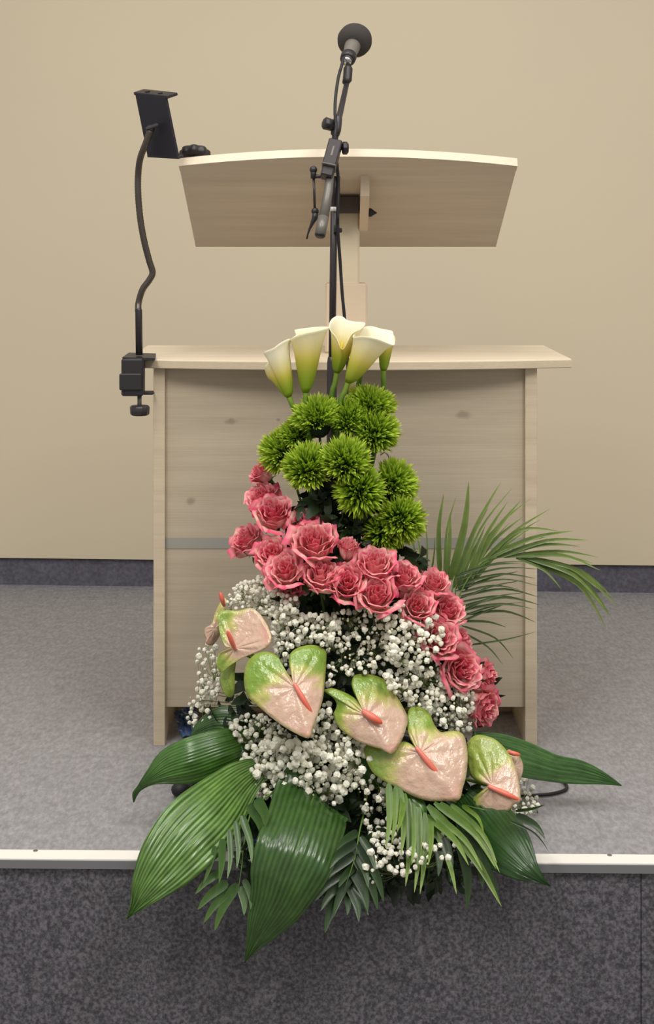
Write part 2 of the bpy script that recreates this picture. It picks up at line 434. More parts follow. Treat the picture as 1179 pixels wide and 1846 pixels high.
mb.build('tilt_knob', M['rubber'], lect)

# lobed knob lying on the desk
c = desk_fn((P(352, 272, 3.02).x, 0.012, 0.0172))
t = thing('star_knob', 'black lobed plastic knob lying on the near left corner of the reading desk', 'knob', c)
MB().lathe(c, nn, [(0, 0.012), (0.006, 0.012), (0.0065, 0.026), (0.010, 0.0295), (0.021, 0.0285), (0.0245, 0.024), (0.026, 0.014)], 48, 8, 0.07).build('grip', M['black'], t)
MB().lathe(c + nn * 0.0259, nn, [(0, 0.009), (0.002, 0.008)], 16).build('centre_cap', M['blackmetal'], t)

# ------------------------------------------------------------------ tablet holder on gooseneck
th = thing('tablet_holder', 'black tablet holder on a bent gooseneck clamped to the left end of the lectern', 'holder', P(250, 690, 2.985))
Yt = 2.985
tl, trr, br, bl = P(243, 170, 2.965), P(298, 176, 2.92), P(320, 284, 2.94), P(265, 281, 2.985)
nrm = (trr - tl).cross(bl - tl).normalized()
if nrm.y > 0: nrm = -nrm
mb = MB(); vs = [q - nrm * d for d in (0, 0.007) for q in (tl, trr, br, bl)]
mb.add(vs, [(0, 1, 2, 3)[::-1], (4, 5, 6, 7), (0, 1, 5, 4), (1, 2, 6, 5), (2, 3, 7, 6), (3, 0, 4, 7)])
o = mb.build('plate', M['navy'], th, False); sharp(o, 0.002)
upv = (tl - bl).normalized(); rt = (trr - tl).normalized()
def lipbar(a, b, w, h, back):
    """bar along a->b that reaches back over the tablet"""
    q = [a + upv * h, b + upv * h, b - nrm * back + upv * h * 1.4, a - nrm * back + upv * h * 1.4]
    q2 = [v - upv * w for v in q]
    return MB().add(q + q2, [(0, 1, 2, 3), (7, 6, 5, 4), (0, 4, 5, 1), (1, 5, 6, 2), (2, 6, 7, 3), (3, 7, 4, 0)])
tp = lipbar(tl - rt * 0.003, trr + rt * 0.006, 0.006, 0.004, 0.030); o = tp.build('top_lip', M['black'], th, False); sharp(o, 0.0015)
for f in (0.28, 0.70):
    q = tl.lerp(trr, f) + upv * 0.0045 - nrm * 0.013
    MB().lathe(q, upv, [(0, 0.0052), (0.0012, 0.0052)], 12).build('hole_disc', M['rubber'], o)  # black discs stand in for two dark holes in the lip
o = lipbar(bl, br + rt * 0.002, 0.005, 0.002, 0.016).build('bottom_lip', M['black'], th, False); sharp(o, 0.001)
js = P(271, 233, 2.940)
mb = MB().ball(js, 0.0085, 14); mb.build('ball_joint', M['black'], th)
MB().box((-0.013, -0.004, -0.0035), (0.013, 0.002, 0.0035), Matrix.Translation(js + Vector((0.004, -0.006, 0.004))) @ Matrix.Rotation(-0.35, 4, 'Y'), 0.002).build('wing_nut', M['blackmetal'], th, False)
gp = [(271, 236, 2.936), (263, 258, 2.94), (253, 285, 2.95), (249, 315, 2.962), (249, 350, 2.965), (253, 395, 2.968), (260, 435, 2.972), (269, 470, 2.977), (275, 491, 2.98), (269, 505, 2.98), (257, 522, 2.98), (250, 545, 2.982), (249, 562, 2.975)]
path = [P(*q) for q in cat(gp, 14)]
MB().tube(path, [0.0062 * (1 + 0.06 * (i % 2)) for i in range(len(path))], 12).build('gooseneck', M['neck'], th, True)
MB().tube([P(249, 556, 2.975), P(250, 560, 2.975), P(251, 640, 2.962)], [0.0064, 0.0068, 0.0068], 16).build('rod', M['black'], th)
mb = MB()
b0 = P(221.5, 645, 2.965); b1 = P(261, 712, 2.965)
mb.box((b0.x, 2.940, b1.z), (b1.x, 2.972, b0.z), bev=0.003)
cl = mb.build('clamp_body', M['black'], th, False)
z = P(240, 672, 2.955).z
MB().box((b0.x - 0.003, 2.934, b1.z + 0.012), (b1.x - 0.002, 2.941, z), bev=0.002).build('cover_plate', M['black'], cl, False)
zt = 0.7512
MB().add([(b0.x + 0.002, 2.942, zt), (P(281, 640, 2.96).x, 2.946, zt), (P(276, 640, 2.96).x, 3.01, zt), (b0.x + 0.006, 3.01, zt),
          (b0.x + 0.002, 2.942, zt + 0.006), (P(281, 640, 2.96).x, 2.946, zt + 0.004), (P(276, 640, 2.96).x, 3.01, zt + 0.008), (b0.x + 0.006, 3.01, zt + 0.010)],
         [(3, 2, 1, 0), (4, 5, 6, 7), (0, 1, 5, 4), (1, 2, 6, 5), (2, 3, 7, 6), (3, 0, 4, 7)]).build('upper_jaw', M['black'], th, False)
zl = P(240, 712, 2.965).z
MB().box((b0.x + 0.01, 2.965, zl), (P(277, 700, 2.97).x, 3.0, zl + 0.005), bev=0.0015).build('lower_jaw', M['black'], th, False)
q0, q1 = P(251.5, 712, 2.962), P(251.5, 735, 2.962)
MB().tube([q0, q1], 0.0042, 12).build('screw', M['greymetal'], th)
MB().lathe(P(252, 749, 2.962), (0, 0, 1), [(0, 0.014), (0.003, 0.0178), (0.016, 0.0185), (0.0195, 0.016)], 40, 10, 0.04).build('screw_knob', M['blackmetal'], th)

# ------------------------------------------------------------------ microphone stand
YP = 2.86
foot = P(594, 1405, YP); foot.z = 0
ms = thing('microphone_stand', 'black boom microphone stand standing behind the flowers in front of the lectern', 'stand', foot)
top = P(603, 318, YP); mid = P(598.5, 650, YP)
MB().tube([mid, top], 0.0066, 16).build('pole', M['blackmetal'], ms)
MB().tube([foot + Vector((0, 0, 0.06)), mid + (foot - mid) * 0.004, mid + Vector((0.0005, 0, 0.006)), mid + Vector((0.0005, 0, 0.008))], [0.0095, 0.0092, 0.0082, 0.0062], 18).build('lower_tube', M['blackmetal'], ms)
MB().tube([P(603.2, 381, YP), P(603.3, 373, YP)], 0.0078, 18).build('white_ring', M['nosing'], ms)['label'] = 'white ring'
MB().tube([P(603.3, 373, YP), P(604, 345, YP), P(604, 318, YP)], [0.0072, 0.0085, 0.0100], 16).build('pole_head', M['blackmetal'], ms)
hub = foot + Vector((0, 0, 0.10))
MB().lathe(hub + Vector((0, 0, -0.03)), (0, 0, 1), [(0, 0.018), (0.01, 0.022), (0.05, 0.022), (0.06, 0.014)], 20).build('leg_hub', M['black'], ms)
lf = P(325, 1428, 2.71); lf.z = 0.008
for e in (lf, Vector((0.33, 2.80, 0.008)), Vector((0.035, 3.16, 0.008))):
    lg = MB().tube([hub, hub.lerp(e, 0.5) + Vector((0, 0, 0.006)), e + Vector((0, 0, 0.004))], [0.0075, 0.0075, 0.0075], 12).build('leg', M['blackmetal'], ms)
    d = (e - hub); d.z = 0; d.normalize()
    MB().ball(e + Vector((0, 0, 0.006)), 0.0135, 14, (1.2, 1.1, 1.0)).build('rubber_foot', M['rubber'], lg)
# boom
bn = P(577, 424, 2.765); bj = P(596, 300, 2.835); bt = P(626, 146, 2.955); bc = P(606, 236, 2.88)
MB().tube([P(583, 392, 2.783), bn], [0.0100, 0.0100], 20).build('counterweight', M['greymetal'], ms)
MB().tube([bn, bn + (bn - bj).normalized() * 0.0025], [0.0098, 0.0085], 20).build('end_cap', M['black'], ms)
MB().tube([P(583, 394, 2.782), P(592, 345, 2.81), bj], [0.0095, 0.0082, 0.0075], 16).build('boom_tail', M['greymetal'], ms)
MB().tube([bj, bc, bt], [0.0065, 0.0062, 0.0050], 14).build('boom_arm', M['blackmetal'], ms)
ax = (P(606, 250, 2.862) - P(591, 305, 2.835)).normalized()
def frame(z_):
    z_ = z_.normalized(); x_ = Vector((1, 0, 0)); x_ = (x_ - z_ * x_.dot(z_)).normalized(); y_ = z_.cross(x_)
    return Matrix(((x_.x, y_.x, z_.x), (x_.y, y_.y, z_.y), (x_.z, y_.z, z_.z))).to_4x4()
Mb = Matrix.Translation(P(599, 279, 2.83)) @ frame(ax)
jb = MB().box((-0.0125, -0.012, -0.026), (0.0125, 0.016, 0.028), Mb, 0.002).build('swivel_block', M['blackmetal'], ms, False)
MB().box((-0.0132, -0.0135, -0.0275), (0.0132, 0.017, -0.0245), Mb, 0.001).build('block_rim', M['greymetal'], jb, False)
MB().box((-0.0016, -0.0126, -0.008), (0.0016, -0.0118, 0.012), Mb).build('faded_print', M['greymetal'], jb, False)
MB().box((-0.011, -0.006, -0.046), (0.011, 0.018, -0.026), Mb, 0.002).build('swivel_neck', M['black'], ms, False)
k0 = P(613, 268, 2.845)
MB().tube([k0, P(617, 268, 2.845)], 0.003, 10).build('swivel_bolt', M['blackmetal'], ms)
MB().lathe(P(616.5, 267, 2.845), (1, 0.1, 0), [(0, 0.009), (0.002, 0.0115), (0.009, 0.0115), (0.012, 0.008)], 40, 8, 0.05).build('swivel_knob', M['black'], ms)
MB().tube([P(604, 242, 2.865), P(606, 234, 2.87), P(609, 215, 2.885), P(610, 208, 2.885)], [0.0085, 0.0095, 0.0085, 0.006], 16).build('boom_collar', M['blackmetal'], ms)
MB().lathe(P(606, 228, 2.866), P(582, 221, 2.855) - P(606, 228, 2.866), [(0, 0.006), (0.008, 0.0075), (0.0082, 0.0105), (0.024, 0.0115), (0.026, 0.009)], 32, 8, 0.04).build('collar_knob', M['black'], ms)
MB().tube([P(622.5, 150, 2.95), P(626, 144, 2.955), P(627.5, 124, 2.965), P(628, 119, 2.967)], [0.0065, 0.009, 0.009, 0.006], 16).build('thread_adapter', M['black'], ms)
# accessory arm
ab = P(565, 306, 2.83)
ac = MB().tube([P(592, 318, 2.838), P(565, 318, 2.83)], 0.0038, 10).build('accessory_bracket', M['blackmetal'], ms)
MB().ball(ab, 0.0072, 16).tube([ab, P(565, 322, 2.83)], 0.0052, 10).build('upper_ball', M['black'], ac)
MB().tube([P(565.5, 320, 2.83), P(567.5, 378, 2.83)], 0.0024, 10).build('link_rod', M['blackmetal'], ac)
MB().ball(P(568, 381, 2.83), 0.0070, 16).build('lower_ball', M['black'], ac)
lp = [P(*q, 2.825) for q in ((569, 384), (568, 392), (563, 402), (558, 413), (555, 422), (553, 431))]
MB().tube(lp, [0.005, 0.0058, 0.0036, 0.0021, 0.0017, 0.0016], 10).build('lever', M['black'], ac)
MB().box((-0.008, -0.008, -0.0045), (0.008, 0.008, 0.0045), Matrix.Translation(P(609, 415, 2.855)), 0.0015).build('cable_clip', M['black'], ms, False)

# microphone
mc = P(639, 74, 3.035); mt = P(626, 109, 2.968)
mi = thing('microphone', 'black microphone with round foam windshield at the tip of the boom', 'microphone', mt)
axm = (mc - mt).normalized()
def wind():
    mb = MB(); u = axm.cross(Vector((1, 0, 0))).normalized(); w = axm.cross(u)
    prof = [(-0.022, 0.014), (-0.021, 0.020), (-0.017, 0.027), (-0.008, 0.0325), (0.002, 0.0345), (0.014, 0.0325), (0.025, 0.025), (0.032, 0.013), (0.034, 0.003)]
    return MB().lathe(mc, axm, prof, 32)
wind().build('windshield', M['foam'], mi)
L = (mc - mt).length
MB().lathe(mt, axm, [(0, 0.009), (0.006, 0.0115), (0.03, 0.013), (L - 0.03, 0.0155), (L - 0.015, 0.0165)], 24).build('body', M['micbody'], mi)
MB().lathe(mt - axm * 0.006, axm, [(0, 0.0085), (0.007, 0.0095)], 20).build('connector_ring', M['chrome'], mi)['label'] = 'chrome ring at the plug end'
cp = P(625, 106, 2.965)
MB().lathe(mt + axm * 0.008, axm, [(-0.006, 0.0125), (-0.004, 0.0148), (0.01, 0.0158), (0.012, 0.0135)], 24).build('clip_holder', M['black'], ms)
MB().tube([P(628, 120, 2.967), P(629, 110, 2.972)], 0.0055, 12).build('clip_stem', M['black'], ms)
# cable
plug = mt - axm * 0.006
cpts = [(619, 104, 2.955), (616, 118, 2.945), (610, 140, 2.93), (605, 175, 2.905), (604, 205, 2.885), (606, 226, 2.858), (604, 250, 2.846), (607, 290, 2.852), (610, 330, 2.858), (609, 372, 2.848), (609, 412, 2.846), (613, 470, 2.85), (617, 530, 2.85), (621, 572, 2.85), (626, 640, 2.86), (632, 760, 2.87), (650, 900, 2.875), (690, 830, 2.87), (700, 826, 2.87), (697, 836, 2.872), (688, 842, 2.875), (680, 1000, 2.875), (700, 1200, 2.87), (760, 1350, 2.86)]
path = [P(q[0], q[1], q[2] - (0.010 if 130 < q[1] < 400 else 0)) for q in cat(cpts[:17], 8)]
end = path[-1]
fl = [Vector((end.x, 2.87, 0.4)), Vector((0.12, 2.87, 0.15)), Vector((0.22, 2.85, 0.006)), P(925, 1415, 2.72), P(975, 1419, 2.71), P(1010, 1414, 2.725), P(1022, 1404, 2.75), P(1005, 1395, 2.79), P(940, 1390, 2.82)]
for v in fl[3:]: v.z = 0.0045
fl.append(Vector((0.2, 2.93, 0.0045)))
fl.append(Vector((0.1, 3.08, 0.0045)))
path2 = [Vector(q) for q in cat([tuple(end)] + [tuple(v) for v in fl], 10)]
tag(MB().tube(path + path2[1:], 0.0030, 8).build('microphone_cable', M['rubber']), 'black microphone cable running down the stand and looping on the grey stage floor', 'cable')
tag(MB().tube([P(*q) for q in cat([(688, 845, 2.80), (700, 838, 2.79), (701, 824, 2.79), (694, 816, 2.79), (686, 820, 2.8)], 6)], 0.0013, 6).tube([P(688, 845, 2.80), P(684, 1000, 2.75), P(650, 1400, 2.68)], 0.0013, 6).build('florist_wire', M['greymetal']), 'thin curled florist wire poking out beside the green tufts', 'wire')

# ------------------------------------------------------------------ arrangement: depth of its front surface
RT = [(560, 45), (700, 55), (800, 90), (900, 125), (1000, 180), (1100, 230), (1200, 268), (1300, 285), (1400, 290), (1500, 275), (1600, 230)]
def S(x, y, off=0.0):
    y_ = max(560, min(1599, y))
    for (a, ra), (b, rb) in zip(RT, RT[1:]):
        if a <= y_ <= b: R = ra + (rb - ra) * (y_ - a) / (b - a); break
    xc = 612 + (y_ - 700) * 0.02
    d = math.sqrt(max(R * R - (x - xc) ** 2, 0.0))
    lim = F * 0.962 / (y - 430.0) if y > 1200 else 9.0     # stay above the stage, or in front of its edge
    return min(2.70 - 0.68 * d * 2.6 / F, lim if y < 1535 else 2.405) + off
CX, CYY = P(618, 1400, 2.64).x, 2.645
PX = 2.62 / F                                     # metres per pixel at the flowers

bowl = thing('flower_bowl', 'dark plastic bowl mostly hidden under the leaves holding the flower foam', 'bowl', (CX, CYY, 0))
MB().lathe((CX, CYY, 0.0005), (0, 0, 1), [(0, 0.085), (0.004, 0.09), (0.05, 0.115), (0.062, 0.122), (0.066, 0.122), (0.064, 0.113), (0.01, 0.083)], 40).build('bowl_shell', M['bowl'], bowl)
tag(MB().lathe((CX, CYY, 0.012), (0, 0, 1), [(0, 0.078), (0.10, 0.075), (0.19, 0.06), (0.20, 0.05)], 24).build('flower_foam', M['oasis'], origin=Vector((CX, CYY, 0.012))), 'dark green foam block in the bowl that holds every stem', 'foam')
def ins(k=0.5, z=None):
    a = rnd.uniform(0, 6.28); r = rnd.uniform(0, 0.045)
    return Vector((CX + r * math.cos(a), CYY + r * math.sin(a), z if z else rnd.uniform(0.13, 0.18)))
def stem_path(p, d, n=7, lead=0.05):
    """from flower p backwards along -d, bending down to the foam"""
    e = ins(); p1 = p - d.normalized() * lead; out = []
    for i in range(n + 1):
        t = i / n
        q = p * (1 - t) ** 3 + p1 * 3 * t * (1 - t) ** 2 + Vector((p1.x * 0.35 + e.x * 0.65, p1.y * 0.3 + e.y * 0.7, p1.z * 0.6 + e.z * 0.4)) * 3 * t * t * (1 - t) + e * t ** 3
        out.append(q)
    return out
G_DARK, G_MID, G_LT, G_YEL = C(28, 46, 18), C(66, 100, 34), C(112, 142, 52), C(160, 178, 58)

# blue plastic
def crumple(name, pts, label, seed, mat, catname):
    r = random.Random(seed); rows = []
    (a, b, c_, d_) = pts; n = 10
    for i in range(n + 1):
        row = []
        for j in range(n + 1):
            u, v = i / n, j / n
            q = a.lerp(b, u).lerp(d_.lerp(c_, u), v)
            q = q + Vector((r.uniform(-1, 1), r.uniform(-1, 1), r.uniform(-1, 1))) * 0.0035
            q.z += 0.0
            row.append(q)
        rows.append(row)
    o = thick(MB().grid(rows).build(name, mat, smooth=False, origin=a.copy()), 0.0006)
    return tag(o, label, catname)
q = [P(315, 1307, 3.10), P(352, 1298, 3.12), P(362, 1335, 3.03), P(325, 1330, 3.03)]
for v, z in zip(q, (0.03, 0.045, 0.006, 0.006)): v.z = z
crumple('plastic_bag', q, 'crumpled blue plastic lying on the floor under the lectern', 3, M['blue'], 'bag')
q = [P(452, 1500, 2.52), P(500, 1500, 2.50), P(492, 1590, 2.40), P(452, 1600, 2.40)]
crumple('plastic_wrap', q, 'blue plastic film peeking out beside the big centre leaf', 4, M['blue'], 'wrap')

# ------------------------------------------------------------------ leaves
def blade(pts, mb=None, nu=5, nv=8, cam_=0.25, cols=(G_DARK, G_MID), ripple=0.0, seed=0, fold=0.0, midrib=True):
    """broad leaf along pts (x, y, Y, half width in px)"""
    mb = mb or MB(); rows = []; crow = []; r = random.Random(seed); ph = r.uniform(0, 9)
    sp = cat(pts, nu); n = len(sp)
    c3 = [P(*q[:3]) for q in sp]
    for i, q in enumerate(sp):
        t = (c3[min(i + 1, n - 1)] - c3[max(i - 1, 0)]).normalized()
        view = Vector((0, -1, 0.35)).normalized()
        side = t.cross(view).normalized(); nrm_ = side.cross(t).normalized()
        if nrm_.y > 0: nrm_ = -nrm_
        w = max(q[3], 0.3) * q[2] / F; row = []; cr = []
        for j in range(nv + 1):
            s = 2 * j / nv - 1
            h = -cam_ * w * s * s + fold * w * (1 - abs(s)) * -1
            h += ripple * 0.55 * math.sin(s * 46 + ph + i * 0.10) + ripple * 1.8 * math.sin(i * 0.33 + s * 2 + ph) + ripple * 2.6 * noise.noise(Vector((s * 4.5 + ph, i * 0.14, seed)))
            if abs(s) < 0.01 and midrib: h -= 0.0009
            row.append(c3[i] + side * w * s + nrm_ * h)
            k = 0.5 + 0.5 * math.sin(s * 46 + ph) * 0.8 + r.uniform(-0.15, 0.15)
            cr.append(mix(cols[0], cols[1], k))
        rows.append(row); crow.append(cr)
    return mb.grid(rows, crow)
BL = [
 ('broad_leaf', 'broad green leaf bending left with a curled dark tip above the stage floor', [(450, 1335, 2.58, 26), (410, 1348, 2.55, 36), (350, 1368, 2.53, 40), (305, 1382, 2.53, 33), (272, 1402, 2.53, 15), (252, 1420, 2.54, 5.5), (243, 1432, 2.545, 5), (241, 1446, 2.55, 0.8)], 0.0006, 0.35, 11, (C(42, 78, 26), C(72, 112, 40))),
 ('broad_leaf', 'long shiny ribbed leaf pointing down left across the white stage edge', [(468, 1385, 2.52, 22), (432, 1412, 2.49, 40), (385, 1462, 2.42, 60), (338, 1508, 2.37, 63), (295, 1560, 2.345, 52), (262, 1605, 2.335, 31), (242, 1637, 2.335, 10), (229, 1656, 2.34, 0.8)], 0.0016, 0.15, 12, (C(48, 86, 30), C(112, 146, 72))),
 ('broad_leaf', 'large dark leaf hanging straight down over the stage edge at the centre', [(578, 1425, 2.56, 60), (570, 1432, 2.50, 70), (563, 1443, 2.465, 71), (552, 1480, 2.405, 72), (535, 1530, 2.355, 74), (515, 1580, 2.34, 68), (498, 1625, 2.34, 54), (474, 1670, 2.345, 34), (456, 1705, 2.35, 14), (441, 1735, 2.355, 0.8)], 0.0008, 0.22, 13, (C(32, 64, 24), C(66, 98, 42))),
 ('broad_leaf', 'dark green leaf pointing down right over the white stage edge', [(835, 1435, 2.50, 34), (868, 1474, 2.46, 50), (905, 1518, 2.40, 49), (942, 1558, 2.36, 30), (970, 1582, 2.35, 11), (991, 1597, 2.35, 0.8)], 0.0006, 0.3, 14, (C(28, 58, 22), C(46, 80, 32))),
 ('broad_leaf', 'slim green leaf stretching right over the stage floor with a torn upper edge', [(850, 1345, 2.60, 26), (900, 1356, 2.61, 32), (950, 1370, 2.62, 31), (1000, 1385, 2.63, 24), (1045, 1392, 2.64, 21), (1085, 1402, 2.65, 12), (1120, 1416, 2.66, 0.8)], 0.0007, 0.2, 15, (C(40, 78, 32), C(80, 118, 56))),
 ('broad_leaf', 'short dark leaf under the left edge of the widest anthurium', [(700, 1420, 2.53, 12), (675, 1400, 2.515, 18), (655, 1380, 2.505, 17), (640, 1366, 2.50, 1)], 0.0004, 0.2, 16, (C(36, 72, 24), C(60, 96, 34))),
 ('broad_leaf', 'small pointed leaf with a brown tip below the widest anthurium', [(728, 1424, 2.47, 8), (742, 1442, 2.455, 15), (757, 1462, 2.445, 14), (768, 1484, 2.44, 1)], 0.0004, 0.2, 17, (C(48, 92, 28), C(84, 120, 38))),
 ('broad_leaf', 'wide green leaf behind the loose white sprays at the left', [(470, 1330, 2.60, 25), (430, 1320, 2.60, 42), (395, 1310, 2.61, 36), (362, 1318, 2.62, 18), (345, 1330, 2.62, 2)], 0.0005, 0.2, 18, (C(46, 76, 36), C(70, 104, 50))),
 ('broad_leaf', 'dark leaf tucked between the curled leaf and the shiny ribbed leaf', [(450, 1360, 2.56, 22), (410, 1385, 2.555, 26), (375, 1405, 2.55, 20), (345, 1428, 2.55, 8), (330, 1446, 2.55, 1)], 0.0005, 0.2, 19, (C(24, 48, 18), C(44, 74, 28))),
]
for nm, lab, pts, rip, cm, sd, cols in BL:
    q0 = pts[0]; org = P(q0[0], q0[1], q0[2])
    t = thing(nm, lab, 'leaf', org, 'broad leaves round the foot')
    big = max(q[3] for q in pts) > 30
    thick(blade(pts, nu=6 if big else 4, nv=56 if big else 12, cam_=cm, ripple=rip, seed=sd, cols=cols).build('blade', M['leaf'], t), 0.0006)
    sp = [P(*q[:3]) for q in cat(pts, 3)]
    if sd != 14: MB().tube([v + Vector((0, 0.0034, -0.0012)) for v in sp], [0.0022 * (1 - 0.85 * i / (len(sp) - 1)) for i in range(len(sp))], 6, cols=[C(84, 116, 50)] * len(sp)).build('midrib', M['green'], t)
    MB().tube([org, (org + ins()) / 2 + Vector((0, 0, 0.02)), ins()], [0.0022, 0.0022, 0.002], 6, cols=[G_MID] * 3).build('stalk', M['green'], t)

def leaflet(pts, w, cols, mb=None, nu=5, fold=0.3):
    """narrow palm leaflet; pts (x, y, Y), w half width px"""
    sp = cat(pts, nu); n = len(sp); c3 = [P(*q) for q in sp]; rows = []; cr = []
    for i in range(n):
        t = i / (n - 1)
        ww = w * PX * min(1, (t + 0.06) * 5) ** 0.7 * max(0.03, (1 - t ** 2.2)) 
        d = (c3[min(i + 1, n - 1)] - c3[max(i - 1, 0)]).normalized()
        side = d.cross(Vector((0, -1, 0.3))).normalized(); up = side.cross(d).normalized()
        rows.append([c3[i] - side * ww + up * fold * ww, c3[i], c3[i] + side * ww + up * fold * ww])
        k = 0.2 + 0.8 * t
        cr.append([mix(cols[0], cols[1], k), mix(cols[0], cols[1], k * 0.6), mix(cols[0], cols[1], k)])
    return (mb or MB()).grid(rows, cr)
def frond(label, rach, lf, w, cols, rr=0.0016, org=None, seed=0):
    r = random.Random(seed); rp = [P(*q) for q in cat(rach, 5)]
    t = thing('palm_frond', label, 'frond', rp[0], 'palm fronds')
    MB().tube(rp, [rr * (1 - 0.6 * i / (len(rp) - 1)) for i in range(len(rp))], 6, cols=[C(96, 128, 54)] * len(rp)).build('rachis', M['green'], t)
    e = ins(); MB().tube([rp[0], (rp[0] + e) / 2 + Vector((0, 0, 0.01)), e], rr, 6, cols=[G_MID] * 3).build('stalk', M['green'], t)
    for q in lf:
        pts = q[0]; ww = q[1] if len(q) > 1 else w
        leaflet(pts, ww * r.uniform(0.9, 1.1), cols).build('leaflet', M['palm'], t)
    return t
def arc(b, tip, sag, Y0, Y1, k=0.55):
    """three points from b to tip, bulging sag px to the left of travel"""
    mx_, my = b[0] + (tip[0] - b[0]) * k, b[1] + (tip[1] - b[1]) * k
    dx, dy = tip[0] - b[0], tip[1] - b[1]; L_ = math.hypot(dx, dy)
    return [(b[0], b[1], Y0), (mx_ + dy / L_ * sag, my - dx / L_ * sag, (Y0 * (1 - k) + Y1 * k)), (tip[0], tip[1], Y1)]
PG = (C(72, 100, 40), C(134, 152, 80)); PD = (C(42, 62, 28), C(96, 114, 62))
up_l = [((793, 1035), (800, 890), -6, 5.5), ((801, 1040), (823, 893), -8, 2.4), ((812, 1045), (845, 868), 7, 7.5), ((806, 1050), (846, 878), 8, 5), ((817, 1060), (903, 869), -8, 5), ((822, 1062), (924, 879), -14, 2.6),
        ((828, 1066), (957, 898), -18, 3), ((835, 1060), (938, 903), -8, 6), ((830, 1060), (920, 941), -6, 2.4), ((846, 1045), (992, 917), -12, 4), ((840, 1066), (876, 945), -5, 3.6), ((852, 1050), (960, 950), -8, 3.2), ((838, 1058), (900, 930), -6, 3),
        ((769, 1040), (767, 938), 2, 2.4), ((750, 1030), (743, 970), 1, 3.4), ((762, 1040), (753, 970), 1, 3.4), ((776, 1040), (784, 966), 2, 2), ((826, 1062), (872, 960), -4, 3.4), ((820, 1055), (880, 915), -7, 4.5), ((832, 1060), (945, 930), -12, 4.5), ((848, 1052), (975, 936), -12, 3.6), ((842, 1058), (915, 905), -9, 4.5), ((803, 1045), (812, 925), 2, 5)]
frond('upright palm frond fanning up before the right side of the lectern', [(808, 1150, 2.68), (812, 1100, 2.69), (818, 1055, 2.70), (845, 1025, 2.71)],
      [(arc(b, t_, -s, 2.70, 2.72 + rnd.uniform(-.02, .02)), w) for b, t_, s, w in up_l], 3, PG, seed=1)
rt_l = [((873, 1009), (1034, 957), -8, 4.5), ((870, 1012), (1010, 958), -22, 3.4), ((900, 1004), (1060, 974), -10, 4.5), ((915, 1003), (1080, 1005), -8, 4), ((925, 1003), (1082, 1028), -12, 4.2), ((895, 1005), (1046, 985), -9, 4), ((905, 1004), (1070, 1016), -9, 3.6), ((950, 1005), (1108, 1080), -15, 4.4), ((948, 1005), (1085, 1090), -14, 4), ((862, 1014), (985, 968), -6, 3.4), ((940, 1003), (1114, 1094), -16, 4.8), ((945, 1004), (1103, 1114), -20, 5),
        ((938, 1004), (1093, 1133), -22, 5), ((955, 1006), (1098, 1108), -12, 4), ((930, 1006), (1012, 1062), -8, 2.6), ((962, 1008), (1075, 1060), -10, 3)]
frond('arching palm frond drooping past the right edge of the lectern', [(806, 1160, 2.67), (822, 1090, 2.68), (850, 1035, 2.69), (890, 1008, 2.69), (930, 1002, 2.69), (965, 1008, 2.70)],
      [(arc(b, t_, -s * 1.3, 2.69, 2.68 + rnd.uniform(-.02, .02)), w) for b, t_, s, w in rt_l], 4, PG, seed=2)
lo_l = [((828, 1035), (957, 1013), -8), ((824, 1045), (971, 1026), -10), ((828, 1052), (966, 1043), -12), ((826, 1060), (973, 1057), -14), ((830, 1068), (940, 1064), -10), ((830, 1075), (973, 1077), -14), ((828, 1086), (964, 1087), -12),
        ((836, 1092), (974, 1091), -14), ((832, 1100), (962, 1098), -10), ((836, 1108), (966, 1122), -14), ((838, 1120), (913, 1131), -5), ((846, 1163), (966, 1139), 3), ((832, 1128), (927, 1189), -14), ((834, 1140), (907, 1199), -8),
        ((822, 1040), (940, 1016), -8), ((826, 1098), (950, 1068), -6), ((830, 1112), (945, 1086), -6), ((826, 1080), (945, 1046), -5), ((822, 1066), (935, 1030), -4), ((826, 1056), (910, 1036), -4), ((830, 1122), (915, 1088), -2), ((828, 1105), (905, 1072), -3)]
frond('dark palm frond spreading sideways beside the right hand roses', [(812, 1190, 2.67), (818, 1150, 2.68), (820, 1100, 2.69), (822, 1045, 2.70)],
      [(arc(b, t_, -s, 2.69, 2.70 + rnd.uniform(-.02, .02)), rnd.uniform(1.8, 3.2)) for b, t_, s in lo_l], 2.6, PD, seed=3)
PB = (C(44, 78, 30), C(88, 122, 52))
ll = [((436, 1470), (454, 1556), 5, 7), ((425, 1480), (427, 1566), 4, 6), ((414, 1495), (410, 1584), 4, 5.5), ((401, 1512), (395, 1592), 2, 7), ((388, 1525), (366, 1594), 2, 5), ((448, 1450), (472, 1508), 6, 9), ((462, 1440), (478, 1490), 6, 9),
      ((410, 1590), (356, 1640), -4, 8), ((417, 1600), (367, 1664), -4, 7), ((428, 1593), (387, 1678), -5, 9), ((434, 1598), (440, 1650), 3, 7), ((400, 1570), (352, 1612), -4, 7), ((440, 1585), (452, 1640), 5, 6)]
frond('low feathery palm frond hanging under the long ribbed leaf', [(490, 1430, 2.48), (455, 1460, 2.45), (440, 1520, 2.42), (436, 1560, 2.37), (430, 1600, 2.36)],
      [(arc(b, t_, s, 2.375 if b[1] > 1500 else 2.40, 2.35 if t_[1] > 1540 else 2.39), w) for b, t_, s, w in ll], 7, PB, seed=4)
